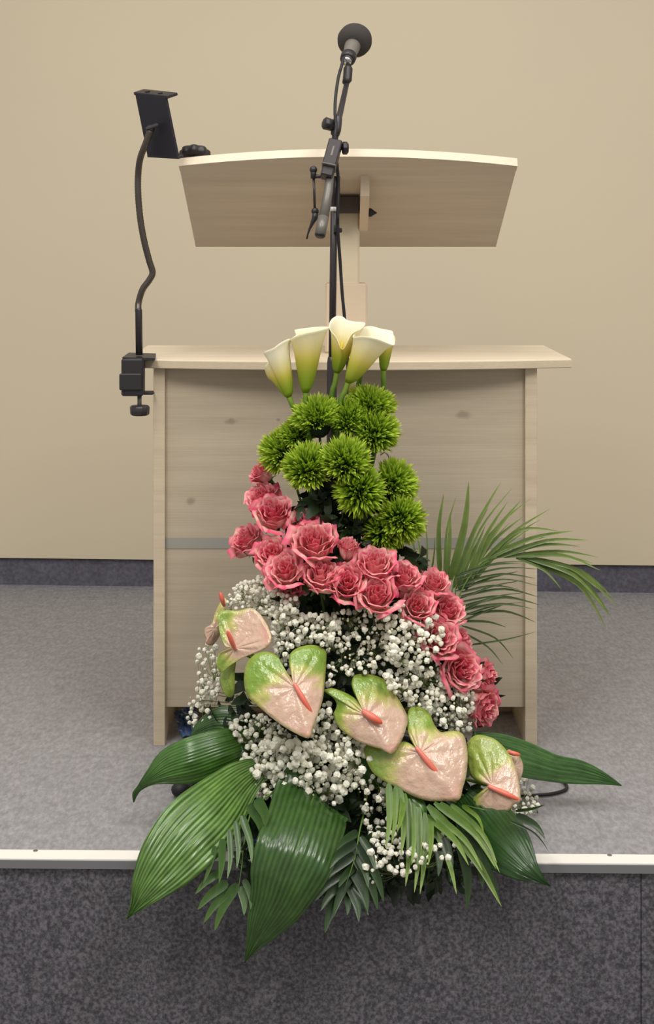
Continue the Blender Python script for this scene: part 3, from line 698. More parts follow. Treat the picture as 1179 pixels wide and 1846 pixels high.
cl_ = [((645, 1500), (606, 1532), -4, 7), ((642, 1518), (594, 1566), -6, 8), ((638, 1540), (576, 1600), -6, 8), ((632, 1562), (568, 1624), -6, 8), ((626, 1580), (578, 1642), -5, 8), ((622, 1595), (586, 1682), -6, 9), ((623, 1600), (626, 1650), 3, 8), ((626, 1585), (647, 1662), 5, 9),
       ((634, 1562), (663, 1644), 6, 9), ((640, 1542), (681, 1640), 7, 9), ((646, 1522), (692, 1626), 7, 8), ((650, 1508), (676, 1570), 5, 7), ((636, 1570), (600, 1655), -4, 8), ((630, 1585), (664, 1650), 5, 7), ((640, 1560), (610, 1600), -3, 7), ((644, 1540), (664, 1600), 4, 7)]
frond('dark feathery palm frond hanging right of the big centre leaf', [(655, 1470, 2.50), (648, 1500, 2.43), (640, 1545, 2.38), (622, 1600, 2.36)],
      [(arc(b, t_, s, 2.385, 2.345), w) for b, t_, s, w in cl_], 8, (C(22, 44, 20), C(56, 86, 38)), seed=5)
PF = (C(66, 102, 36), C(132, 158, 66))
rl = [((701, 1412), (696, 1528), 4, 6), ((714, 1415), (706, 1522), 3, 5), ((720, 1420), (723, 1542), 6, 6.5), ((736, 1440), (731, 1598), 5, 7), ((746, 1450), (742, 1560), 3, 6), ((755, 1455), (747, 1609), 4, 6), ((766, 1465), (757, 1612), 4, 6), ((776, 1470), (772, 1560), 3, 5), ((778, 1480), (823, 1612), 6, 6),
      ((771, 1452), (904, 1634), 12, 8), ((783, 1447), (894, 1566), 14, 6), ((794, 1447), (901, 1573), 14, 5.5), ((813, 1450), (896, 1556), 12, 5), ((833, 1452), (872, 1500), 8, 4), ((770, 1470), (845, 1560), 10, 6), ((729, 1430), (716, 1500), 2, 6), ((780, 1465), (870, 1570), 12, 6)]
frond('bright palm frond draping forward under the two right hand anthuriums', [(790, 1400, 2.50), (775, 1425, 2.48), (750, 1432, 2.465), (715, 1415, 2.46)],
      [(arc(b, t_, s, 2.44, 2.345), w) for b, t_, s, w in rl], 6, PF, seed=6)
dl_ = [((825, 1500), (842, 1640), 8, 10), ((800, 1510), (812, 1590), 4, 9), ((845, 1510), (870, 1600), 6, 9), ((930, 1462), (982, 1451), -2, 3), ((930, 1470), (983, 1513), 8, 7), ((920, 1480), (990, 1536), 10, 2), ((790, 1520), (790, 1580), 2, 8), ((835, 1500), (900, 1620), 8, 8)]
frond('dark palm frond with a few spiky leaflets low at the right', [(800, 1440, 2.52), (850, 1455, 2.48), (900, 1465, 2.46), (932, 1466, 2.46)],
      [(arc(b, t_, s, 2.41, 2.37), w) for b, t_, s, w in dl_], 6, (C(24, 42, 20), C(54, 80, 36)), seed=7)  # leaflets in a very dark green

# dark filler foliage inside the cone
mb = MB()
for i in range(2300):
    y = rnd.uniform(870, 1500) if i < 1500 else rnd.uniform(1420, 1600); low = i >= 1500 
    for (a, ra), (b, rb) in zip(RT, RT[1:]):
        if a <= y <= b: R = ra + (rb - ra) * (y - a) / (b - a); break
    if y < 1200: R *= 0.62
    else: R *= 0.80
    x = 612 + (y - 700) * 0.02 + rnd.uniform(-1, 1) * R + (35 if 1000 < y < 1250 else 0)
    dp = rnd.uniform(0.02, 0.09) if y > 1050 else rnd.uniform(0.0, 0.06)
    if low: x = 648 + rnd.uniform(-1, 1) * (235 - (y - 1420) * 0.25)
    c = P(x, y, S(x, y) + (dp if y < 1440 else 0.0))
    d = Vector((rnd.uniform(-1, 1), rnd.uniform(-0.25, 0.05) if low else rnd.uniform(-1, 0.1), rnd.uniform(-0.9, 0.6))).normalized()
    sd = d.cross(Vector((rnd.uniform(-1, 1), -1, rnd.uniform(-1, 1)))).normalized(); L_ = rnd.uniform(0.018, 0.042); w = L_ * rnd.uniform(0.18, 0.34)
    up = sd.cross(d); col = mix(C(16, 28, 13), C(34, 52, 24), rnd.random()) if low else mix(C(22, 36, 15), C(48, 70, 32), rnd.random() ** 2)  # low leaves painted darker to carry the shade between the hanging leaves
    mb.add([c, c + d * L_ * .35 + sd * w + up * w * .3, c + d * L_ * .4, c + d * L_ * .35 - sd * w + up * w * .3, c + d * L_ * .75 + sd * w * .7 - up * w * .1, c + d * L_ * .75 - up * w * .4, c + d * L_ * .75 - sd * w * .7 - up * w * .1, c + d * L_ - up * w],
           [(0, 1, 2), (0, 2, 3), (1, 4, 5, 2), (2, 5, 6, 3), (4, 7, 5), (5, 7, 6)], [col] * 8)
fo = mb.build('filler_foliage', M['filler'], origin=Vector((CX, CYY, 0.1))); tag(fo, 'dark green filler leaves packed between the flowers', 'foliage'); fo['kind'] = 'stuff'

# ------------------------------------------------------------------ callas
def calla(label, base, stem, rim, Yb, yel=1.0, pts_n=5):
    B = P(base[0], base[1], Yb)
    R = [P(x, y, Yb + d) for x, y, d in [tuple(q) for q in catloop(rim, pts_n)]]
    cen = sum(R, Vector()) / len(R)
    st = [P(x, y, Yb + dy) for x, y, dy in stem]
    t = thing('calla_lily', label, 'flower', B, 'white calla lilies at the top')
    A = (B - st[0]).normalized() * 0.6 + (cen - B).normalized() * 0.4; A.normalize()
    rows, cols = [], []; nt_ = 14; hm = max((r - B).dot(A) for r in R)
    for k in range(nt_ + 1):
        t_ = k / nt_; row = []; cr = []
        for i, r in enumerate(R + [R[0]]):
            a = (r - B).dot(A); pv = (r - B) - A * a; pd = pv.normalized()
            q = B + A * a * (1 - (1 - t_) ** 1.25) + pd * 0.0042 * (1 - t_) + pv * (t_ ** 0.62 * 0.84 + 0.16 * t_ ** 5)
            row.append(q)
            g = min(1, sm(1.1, -0.05, (q - B).dot(A) / hm) * yel) if yel <= 1 else sm(1.1 + (yel - 1) * 0.5, -0.05, (q - B).dot(A) / hm)
            cr.append(mix(mix(C(252, 247, 224), C(226, 210, 84), sm(0.08, 0.75, g)), C(140, 168, 40), sm(0.5, 1.0, g)))
        rows.append(row); cols.append(cr)
    thick(MB().grid(rows, cols).build('spathe', M['calla'], t), 0.0010)
    sx = B + A * 0.012
    MB().tube([sx, sx.lerp(cen, 0.35), sx.lerp(cen, 0.62)], [0.0028, 0.0032, 0.0015], 8, cols=[C(214, 180, 40)] * 3).build('spadix', M['spadix'], t)
    e = ins(); last = st[-1]
    low = [last.lerp(Vector((e.x, e.y + 0.0, last.z)), 0.6) * 0.5 + last * 0.5 - Vector((0, 0, 0.12)), Vector((e.x, e.y, (last.z + e.z) / 2)), e]
    pth = [B + A * 0.004] + st + low
    pth = [Vector(q) for q in cat([tuple(v) for v in pth], 4)]
    MB().tube(pth, [0.0046] * len(pth), 10, cols=[mix(C(126, 152, 48), C(80, 116, 34), i / 8) for i in range(len(pth))]).build('stem', M['green'], t)
calla('white calla lily lowest at the left, its lip curled away to the left', (521, 716), [(529, 735, 0), (541, 757, 0.01)],
      [(524, 611, 0), (508, 617, -.016), (492, 628, -.02), (475, 636, -.010), (487, 648, .004), (477, 663, .014), (488, 685, .022), (508, 660, .03), (520, 628, .022)], 2.66)
calla('yellowish calla lily second from the left with a pointed flat rim', (551, 708), [(551, 722, 0), (552, 745, 0)],
      [(523, 612, 0), (534, 606, -.022), (552, 600, -.03), (572, 596, -.024), (594, 590, 0), (578, 589, .02), (556, 591, .03), (531, 595, .022), (538, 600, .02)], 2.655, 1.5)
calla('tallest white calla lily with a greenish throat in the centre', (607, 672), [(604, 690, 0), (598, 724, 0)],
      [(594, 592, -.012), (596, 578, .006), (606, 570, .02), (618, 571, .024), (626, 577, .018), (640, 580, .014), (658, 582, .0), (652, 592, -.02), (634, 602, -.03), (618, 630, -.036), (606, 608, -.026)], 2.665)
calla('widest white calla lily opening to the right in front of the tallest', (627, 690), [(622, 705, 0), (612, 735, 0)],
      [(636, 607, -.018), (655, 606, -.034), (680, 611, -.036), (710, 622, -.014), (709, 606, .008), (707, 597, .02), (688, 593, .03), (668, 588, .03), (650, 592, .018)], 2.645, 0.9)
calla('small yellow green calla lily behind the widest at the right', (691, 668), [(691, 682, 0), (690, 712, 0)],
      [(681, 622, 0), (688, 612, -.015), (702, 612, -.018), (712, 616, 0), (710, 604, .015), (698, 598, .02), (684, 606, .014)], 2.705, 1.8)
calla('calla lily hidden behind the widest with only its green throat showing', (650, 668), [(649, 682, 0), (645, 712, 0)],
      [(642, 628, 0), (650, 622, -.015), (662, 622, -.012), (668, 632, 0), (662, 616, .015), (648, 614, .015)], 2.715)
calla('closed pale calla bud between the two centre stems', (633, 716), [(632, 722, 0), (628, 738, 0)],
      [(629, 690, 0), (634, 686, -.006), (640, 680, -.004), (643, 684, .002), (640, 688, .006), (634, 692, .005)], 2.70)

# ------------------------------------------------------------------ green tufts
def tuft(label, cx, cy, r, ax, Yo, n=620, seed=0, cut=0.15, sq=1.0, tone=0.0):
    rr = random.Random(seed); c = P(cx, cy, S(cx, cy) + Yo); A = Vector(ax).normalized(); R = r * PX * 1.16
    t = thing('green_tuft_flower', label, 'flower', c, 'spiky green tuft flowers')
    mb = MB(); k = 0; core = c - A * R * 0.25
    u = A.cross(Vector((0.3, 1, 0.2))).normalized(); w = A.cross(u)
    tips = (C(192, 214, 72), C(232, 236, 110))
    while k < n:
        d = Vector((rr.gauss(0, 1), rr.gauss(0, 1), rr.gauss(0, 1))).normalized(); ca = d.dot(A)
        if ca < -cut: continue
        k += 1
        L_ = R * rr.uniform(0.78, 1.14) * (1 if ca > 0.3 else 0.92); pe = (d - A * ca)
        d2 = (A * ca * sq + pe); 
        s0 = core + d2 * L_ * 0.22; s3 = core + A * R * 0.22 + d2 * L_ * 1.0
        s1 = s0.lerp(s3, 0.45) + A * R * 0.06 + Vector((rr.uniform(-1, 1), rr.uniform(-1, 1), rr.uniform(-1, 1))) * R * 0.08
        s2 = s0.lerp(s3, 0.8) + A * R * 0.05
        dd_ = (s3 - s0).normalized(); sd = dd_.cross(Vector((rr.uniform(-1, 1), rr.uniform(-1, 1), rr.uniform(-1, 1)))).normalized()
        wd = R * rr.uniform(0.030, 0.052); tc = mix(tips[0], tips[1], rr.random() - tone)
        vs = [s0, s1 - sd * wd, s1 + sd * wd, s2 - sd * wd * 1.1, s2 + sd * wd * 1.1, s3]
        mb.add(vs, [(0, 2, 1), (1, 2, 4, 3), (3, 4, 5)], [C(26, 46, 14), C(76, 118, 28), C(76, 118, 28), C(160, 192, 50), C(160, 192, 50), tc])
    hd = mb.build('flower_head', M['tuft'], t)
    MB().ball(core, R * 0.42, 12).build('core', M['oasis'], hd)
    pth = stem_path(core, A * 0.4 + Vector((0, 0, 1)), 6, 0.06)
    MB().tube(pth, [0.0022] * 7, 6, cols=[G_MID] * 7).build('stem', M['green'], t)
TF = [
 ('green tuft flower at the top right, just under the small yellow calla', 669, 733, 44, (0.15, -0.25, 1), -0.005, -0.05, 0.8),
 ('green tuft flower at the right edge, second from the top', 673, 782, 44, (0.35, -0.6, 0.8), -0.012, 0.05, 1),
 ('green tuft flower directly under the yellowish calla', 572, 757, 45, (-0.25, -0.3, 1), -0.004, -0.05, 0.9),
 ('green tuft flower farthest left, above the top roses', 512, 818, 42, (-0.6, -0.6, 0.6), -0.012, 0.05, 1),
 ('green tuft flower between the farthest left one and the centre', 556, 846, 44, (-0.2, -0.7, 0.7), -0.03, 0.0, 0.95),
 ('green tuft flower in the middle of the cluster', 622, 835, 44, (0.1, -0.7, 0.75), -0.035, 0.0, 1),
 ('green tuft flower low in the middle, with darker short spikes', 648, 885, 44, (0.05, -0.95, 0.15), -0.03, 0.4, 1),
 ('green tuft flower pointing right with yellow tips', 708, 873, 42, (0.75, -0.4, 0.55), -0.012, 0.0, 1),
 ('lowest green tuft flower, above the row of roses at the right', 722, 938, 42, (0.4, -0.8, 0.35), -0.022, 0.15, 1),
 ('dark green tuft flower behind the lowest one', 690, 962, 36, (0.1, -0.8, -0.1), 0.005, 0.5, 1),
 ('dark green tuft flower behind the centre calla stems', 628, 758, 38, (0.0, -0.4, 0.8), 0.004, 0.1, 1),
 ('small green tuft flower between the leftmost tufts', 538, 788, 34, (-0.3, -0.6, 0.7), 0.0, 0.1, 1),
]
for i, (lab, x, y, r, ax, yo, ct, sq) in enumerate(TF):
    tuft(lab, x, y, r, ax, yo, 720, 50 + i, ct, sq, 0.6 if 'dark' in lab else 0.0)

# ------------------------------------------------------------------ roses
PINK, DEEP, CREAM, RED = C(238, 102, 138), C(222, 48, 100), C(255, 216, 200), C(214, 66, 100)
def petal_mesh(u, var):
    r = random.Random(int(u * 1000) + var * 77); nu, nv = 11, 10
    rt_ = 0.08 + 0.74 * u ** 0.85; W = 1.20 - 0.50 * u; ph = r.uniform(0, 6); amp = 0.030 + 0.035 * r.random()
    zt = 0.34 - 0.20 * u + r.uniform(-0.10, 0.10); curl = (u ** 0.8) * r.uniform(0.6, 1.5); tone = r.uniform(-0.2, 0.2)
    notch = r.uniform(-0.5, 0.5)
    rows, cols = [], []
    for j in range(nv + 1):
        t = j / nv; row = []; cr = []
        for i in range(nu + 1):
            s = 2 * i / nu - 1
            ra = 0.07 + (rt_ - 0.07) * math.sin(min(t * 1.35, 1) * math.pi / 2) ** 0.75
            cc = max(0, (t - 0.74) / 0.26)
            ra += curl * cc ** 1.6 * 0.20; ra *= 1 + 0.12 * s
            ra += 0.09 * abs(s) ** 3 * u * t * t + amp * math.sin(s * 6 + ph) * t * t
            z = -0.95 + (zt + 0.95) * t - (abs(s) ** 2.6) * 0.26 * t * (0.4 + 0.6 * u) - curl * cc ** 3 * 0.10
            z += amp * 1.1 * math.sin(s * 8 + ph) * t ** 3 - 0.10 * math.exp(-((s - notch) * 6) ** 2) * t ** 4
            a = s * W * (0.45 + 0.55 * min(1, t * 1.7))
            row.append(Vector((ra * math.cos(a), ra * math.sin(a), z)))
            st = noise.noise(Vector((s * 9 + ph, t * 1.6, var)))
            e = max(sm(0.84, 1.0, t), sm(0.80, 1.0, abs(s)) * sm(0.3, .7, t))
            c = mix(CREAM, PINK, sm(0.25, 0.95, t) * 0.55 + 0.30 * (1 - u) + tone + st * 0.5)
            c = mix(c, DEEP, e * (0.25 + 0.5 * u) + 0.50 * (1 - u) ** 2 + tone * 0.5 + st * 0.35)
            if u < 0.7: c = mix(c, CREAM, sm(0.93, 1.0, t) * 0.6)
            c = mix(c, RED, sm(0.45, 0.0, t) * (0.40 + tone))
            cr.append(c)
        rows.append(row); cols.append(cr)
    me = MB().grid(rows, cols).mesh('petal', M['rose'])
    return me
NP_ = 24
VARS = [[petal_mesh(k / (NP_ - 1), v) for k in range(NP_)] for v in range(3)]
mb = MB()
for k in range(5):
    a = k * 1.2566; d = Vector((math.cos(a), math.sin(a), 0)); sd = Vector((-d.y, d.x, 0))
    rows = []
    for j in range(6):
        t = j / 5; w = 0.16 * (1 - t) ** 0.7 + 0.01
        c = d * (0.10 + 0.52 * t) + Vector((0, 0, -0.98 + 0.25 * t + (-0.35) * t * t)); rows.append([c - sd * w, c + Vector((0, 0, -0.02)), c + sd * w])
    mb.grid(rows, [[C(70, 96, 44)] * 3 for _ in rows])
mb.tube([(0, 0, -1.12), (0, 0, -1.05), (0, 0, -0.88)], [0.06, 0.17, 0.22], 10, cols=[C(80, 106, 50)] * 3)
CALYX = mb.mesh('calyx', M['green'])
def rose(label, x, y, r, ax, yo=0.0, openness=1.0, spin=None, skip=0):
    A = Vector(ax).normalized(); c = P(x, y, S(x, y) - 0.012 + yo); R = r * PX
    t = thing('rose', label, 'flower', c, 'pink and cream roses in the spiral band')
    rot = A.to_track_quat('Z', 'Y'); sp = rnd.uniform(0, 6.28) if spin is None else spin; v = rnd.randrange(3)
    for k in range(NP_ - skip):
        o = bpy.data.objects.new('petal', VARS[v][k]); scene.collection.objects.link(o); o.parent = t
        o.rotation_mode = 'QUATERNION'
        o.rotation_quaternion = rot @ Matrix.Rotation(sp + k * 2.39996, 3, 'Z').to_quaternion()
        o.scale = (R * openness * 1.1, R * openness * 1.1, R * 1.25)
    o = bpy.data.objects.new('calyx', CALYX); scene.collection.objects.link(o); o.parent = t
    o.rotation_mode = 'QUATERNION'; o.rotation_quaternion = rot; o.scale = (R, R, R * 1.25)
    pth = stem_path(c - A * R * 1.15, A, 7, 0.04)
    MB().tube(pth, [0.0024] * len(pth), 7, cols=[C(64, 88, 40)] * len(pth)).build('stem', M['green'], t)
ROSES = [
 ('topmost pink rose, half hidden behind the leftmost green tuft', 466, 850, 25, (-0.7, -0.3, 0.6), 0.03, 0.9),
 ('striped pink and cream rose second from the top, seen from the side', 470, 893, 33, (-0.35, -0.5, 0.8), 0.01, 1),
 ('deep pink rose third from the top with a full round cup below', 493, 920, 38, (-0.1, -0.65, 0.75), -0.01, 1),
 ('pink rose sticking out farthest left with a curled green sepal', 442, 970, 34, (-0.5, -0.4, 0.75), 0.0, 0.95),
 ('pink rose with a ruffled top tucked under the green tufts', 552, 938, 32, (0, -0.35, 0.9), 0.01, 0.95),
 ('largest pale pink rose in the upper middle of the band', 566, 972, 43, (-0.05, -0.65, 0.75), -0.02, 1),
 ('slim half closed salmon rosebud right of the largest rose', 627, 982, 27, (0.05, -0.3, 0.95), -0.01, 0.85),
 ('pink rose right of the farthest left one, with a deep pink heart', 490, 996, 33, (-0.15, -0.7, 0.7), -0.01, 1),
 ('pink rose just above the white sprays at the upper left', 512, 1026, 35, (-0.2, -0.75, 0.65), -0.025, 1),
 ('dark pink lower rose peeping out beneath its neighbour above the sprays', 527, 1056, 28, (0.1, -0.9, 0.1), 0.02, 1),
 ('pink rose with long pale outer petals below the largest rose', 578, 1032, 36, (0, -0.6, 0.8), -0.02, 0.95),
 ('pink rose with a broad ruffled face in the centre of the lower row', 625, 1048, 36, (0, -0.8, 0.6), -0.02, 1),
 ('pink rose with a pale heart right of the slim rosebud', 676, 1014, 38, (0.05, -0.55, 0.8), -0.015, 1),
 ('large cupped pink rose hanging lowest in the centre row', 679, 1070, 38, (0.05, -0.75, 0.65), -0.03, 1),
 ('round pink rose right of the rose with a pale heart', 729, 1036, 32, (0.1, -0.6, 0.75), -0.015, 0.95),
 ('small pink rose beside the upright palm frond', 782, 1048, 31, (0.2, -0.5, 0.8), -0.005, 0.95),
 ('coral pink rose low between the round rose and the small one', 753, 1090, 32, (0.05, -0.75, 0.6), -0.015, 1),
 ('coral pink rose at the foot of the dark sideways palm frond', 808, 1098, 34, (0.25, -0.7, 0.65), -0.01, 1),
 ('pink rose with white gypsophila blooms lying on its face', 793, 1150, 37, (0.2, -0.85, 0.4), -0.01, 1),
 ('pale coral rose seen from its side behind the dark palm frond', 838, 1160, 28, (0.6, -0.2, 0.1), 0.03, 0.9),
 ('pink rose with cream streaked petals at the right end of the band', 835, 1206, 38, (0.35, -0.8, 0.35), -0.01, 1),
 ('narrow dark pink rose turned right at the outer edge of the band', 882, 1218, 28, (0.85, -0.4, 0.1), 0.01, 0.95),
 ('lowest pink rose above the rightmost anthurium', 878, 1276, 36, (0.7, -0.65, -0.15), 0.0, 1),
]
for lab, x, y, r, ax, yo, op in ROSES: rose(lab, x, y, r, ax, yo, op, skip=5 if 'slim half closed' in lab else 0)

# ------------------------------------------------------------------ anthuriums
def spathe_mesh(outline, cen, Y0, gx, gy, cup, tip, lob, seed, nsub=4, rings=10, gtone=1.0):
    ol = catloop(outline, nsub); mb = MB(); vs = []; cs = []; n = len(ol)
    ax = Vector((tip[0] - cen[0], tip[1] - cen[1])); La = ax.length; ax.normalize(); rr = random.Random(seed); ph = rr.uniform(0, 6)
    def pos(x, y, f, a):
        dx, dy = x - cen[0], y - cen[1]
        Y = Y0 + (gx * dx + gy * dy) * PX + cup * (f ** 2.2) * PX + 3.0 * PX * math.sin(a * 3 + ph) * f * f
        pe = dx * -ax.y + dy * ax.x
        Y += abs(pe) * 0.16 * PX                          # gentle keel along the middle
        # raised veins and quilted surface
        Y -= 2.2 * PX * abs(math.sin(a * 5.5 + ph)) * math.sin(min(1, f * 1.1) * math.pi)
        return P(x, y, Y)
    def colr(x, y, f):
        pr = ((x - cen[0]) * ax.x + (y - cen[1]) * ax.y) / La
        pe = abs((x - cen[0]) * -ax.y + (y - cen[1]) * ax.x) / La
        g = sm(0.02, -0.75, pr - 0.42 * pe + 0.12 - 0.25 * f + 0.25 * noise.noise(Vector((x * 0.06, y * 0.06, seed)))) * gtone
        if gtone < 0: g = 0.8
        g = max(0, g + rr.uniform(-0.04, 0.04))
        c = mix(C(212, 178, 156), C(192, 188, 106), sm(0, 0.45, g)); c = mix(c, C(122, 156, 48), sm(0.35, 1, g))
        c = mix(c, C(218, 150, 140), sm(0.7, 1.0, pr) * 0.6)
        c = mix(c, C(176, 180, 90), sm(0.93, 1.0, f) * 0.5)
        return c
    vs.append(pos(cen[0], cen[1], 0, 0)); cs.append(colr(cen[0], cen[1], 0))
    for k in range(1, rings + 1):
        f = k / rings
        for i, (x, y) in enumerate(ol):
            xx, yy = cen[0] + (x - cen[0]) * f, cen[1] + (y - cen[1]) * f
            vs.append(pos(xx, yy, f, 2 * math.pi * i / n)); cs.append(colr(xx, yy, f))
    fs = [(0, 1 + (i + 1) % n, 1 + i) for i in range(n)]
    for k in range(rings - 1):
        for i in range(n):
            i2 = (i + 1) % n; a = 1 + k * n
            fs.append((a + i, a + i2, a + n + i2, a + n + i))
    mb.add(vs, fs, cs)
    return mb
def anthurium(label, outline, cen, tip, Y0, gx, gy, cup, spad, sr=4.2, seed=0, gtone=1.0, extra=None, rim=None):
    org = P(cen[0], cen[1], Y0 + 0.004)
    t = thing('anthurium', label, 'flower', org, 'pale pink and green anthuriums')
    thick(spathe_mesh(outline, cen, Y0, gx, gy, cup, tip, None, seed, gtone=gtone).build('spathe', M['spathe'], t), 0.0012)
    if extra:
        o2, c2, t2, Y2 = extra
        thick(spathe_mesh(o2, c2, Y2, -0.3, -0.2, 5, (c2[0], c2[1] - 400), None, seed + 5, gtone=-1).build('curled_lobe', M['spathe'], t), 0.0012)
    (x0, y0, d0), (x1, y1, d1) = spad
    a = P(x0, y0, Y0 + d0); b = P(x1, y1, Y0 + d1); mdp = (a + b) / 2 + Vector((0, -0.004, 0.001)); pth = [Vector(q) for q in cat([tuple(a), tuple(mdp), tuple(b)], 6)]
    n = len(pth); r_ = [sr * PX * (0.55 + 0.5 * math.sin(min(1, (i / (n - 1)) * 1.25 + 0.12) * math.pi * 0.62)) * (1 - (i / (n - 1)) ** 5 * 0.75) for i in range(n)]
    MB().tube(pth, r_, 12, cols=[mix(C(226, 132, 116), C(228, 96, 66), i / (n - 1)) for i in range(n)]).build('spadix', M['spadix'], t)
    pth = stem_path(org + Vector((0, 0.006, 0)), Vector((0, -1, 0.6)), 6, 0.05)
    MB().tube(pth, [0.0026] * 7, 8, cols=[G_LT] * 7).build('stem', M['green'], t)
anthurium('anthurium at the upper left with a lower lobe curled over in green',
  [(418, 1166), (408, 1166), (402, 1158), (396, 1140), (393, 1118), (394, 1103), (408, 1100), (430, 1101), (452, 1096), (468, 1106), (480, 1124), (488, 1142), (489, 1152), (484, 1164), (470, 1173), (452, 1180), (434, 1188), (415, 1200), (400, 1212), (392, 1204), (391, 1190), (396, 1178), (408, 1172)],
  (424, 1168), (487, 1160), 2.545, -0.3, -0.35, -6, ((424, 1171, -0.004), (410, 1137, -0.022)), 4.4, 1, 0.85,
  ([(402, 1208), (424, 1186), (423, 1215), (422, 1250), (412, 1257), (402, 1246), (396, 1226)], (411, 1225), (413, 1256), 2.552))
anthurium('anthurium seen edge on at the far left, its red spadix poking up behind the sprays',
  [(408, 1080), (398, 1084), (388, 1104), (382, 1124), (370, 1132), (368, 1144), (372, 1152), (371, 1160), (384, 1162), (398, 1140), (404, 1110)],
  (388, 1132), (372, 1160), 2.60, 0.2, -0.1, 4, ((404, 1092, 0.0), (397, 1068, -0.01)), 4.2, 2, 0.35)
anthurium('large heart shaped anthurium facing front in the left half',
  [(531, 1228), (523, 1219), (513, 1207), (503, 1187), (493, 1179), (478, 1175), (460, 1180), (446, 1194), (440, 1217), (442, 1243), (451, 1261), (468, 1275), (485, 1290), (503, 1304), (527, 1319), (556, 1331), (564, 1314), (573, 1289), (582, 1259), (586, 1222), (588, 1190), (587, 1174), (574, 1165), (557, 1163), (537, 1168), (524, 1178), (521, 1192), (524, 1209)],
  (531, 1240), (556, 1331), 2.475, 0.05, -0.55, 8, ((530, 1232, -0.002), (565, 1291, -0.012)), 4.6, 3, 1.0)
anthurium('anthurium with a short stubby spadix in the centre of the row',
  [(652, 1279), (646, 1265), (632, 1254), (615, 1246), (598, 1241), (584, 1245), (599, 1256), (607, 1268), (605, 1279), (601, 1290), (611, 1311), (632, 1328), (658, 1342), (686, 1350), (706, 1359), (721, 1341), (732, 1313), (735, 1294), (722, 1267), (706, 1242), (693, 1226), (676, 1218), (655, 1215), (639, 1218), (634, 1232), (638, 1248), (646, 1262)],
  (660, 1290), (706, 1359), 2.485, 0.05, -0.5, 8, ((654, 1282, -0.002), (689, 1304, -0.012)), 6.4, 4, 0.9)
anthurium('widest anthurium with a long spadix right of the centre',
  [(749, 1346), (740, 1332), (734, 1310), (734, 1292), (740, 1276), (758, 1275), (774, 1286), (783, 1307), (795, 1320), (812, 1318), (829, 1320), (839, 1333), (843, 1366), (840, 1399), (834, 1421), (827, 1442), (800, 1444), (775, 1444), (749, 1437), (720, 1422), (691, 1407), (672, 1392), (660, 1368), (658, 1346), (685, 1342), (717, 1338), (733, 1338)],
  (757, 1358), (827, 1442), 2.470, -0.05, -0.5, 8, ((750, 1347, -0.002), (806, 1417, -0.014)), 5.0, 5, 0.9)
anthurium('rightmost large anthurium turned sideways with its spadix crossing the rim',
  [(878, 1416), (862, 1409), (848, 1397), (843, 1373), (842, 1347), (849, 1331), (862, 1325), (881, 1328), (898, 1337), (916, 1357), (929, 1382), (935, 1407), (938, 1443), (926, 1451), (910, 1469), (887, 1489), (865, 1502), (846, 1499), (836, 1484), (840, 1461), (850, 1441), (866, 1428)],
  (888, 1416), (938, 1443), 2.475, -0.35, -0.35, 8, ((880, 1417, -0.002), (939, 1443, -0.014)), 4.8, 6, 0.75)
anthurium('small anthurium peeking out behind the rightmost one with an orange spadix',
  [(915, 1352), (930, 1358), (938, 1366), (943, 1380), (941, 1396), (934, 1411), (922, 1400), (914, 1378)],
  (927, 1382), (936, 1410), 2.54, 0.2, -0.2, 4, ((914, 1355, -0.004), (938, 1361, -0.010)), 4.0, 7, 0.2)

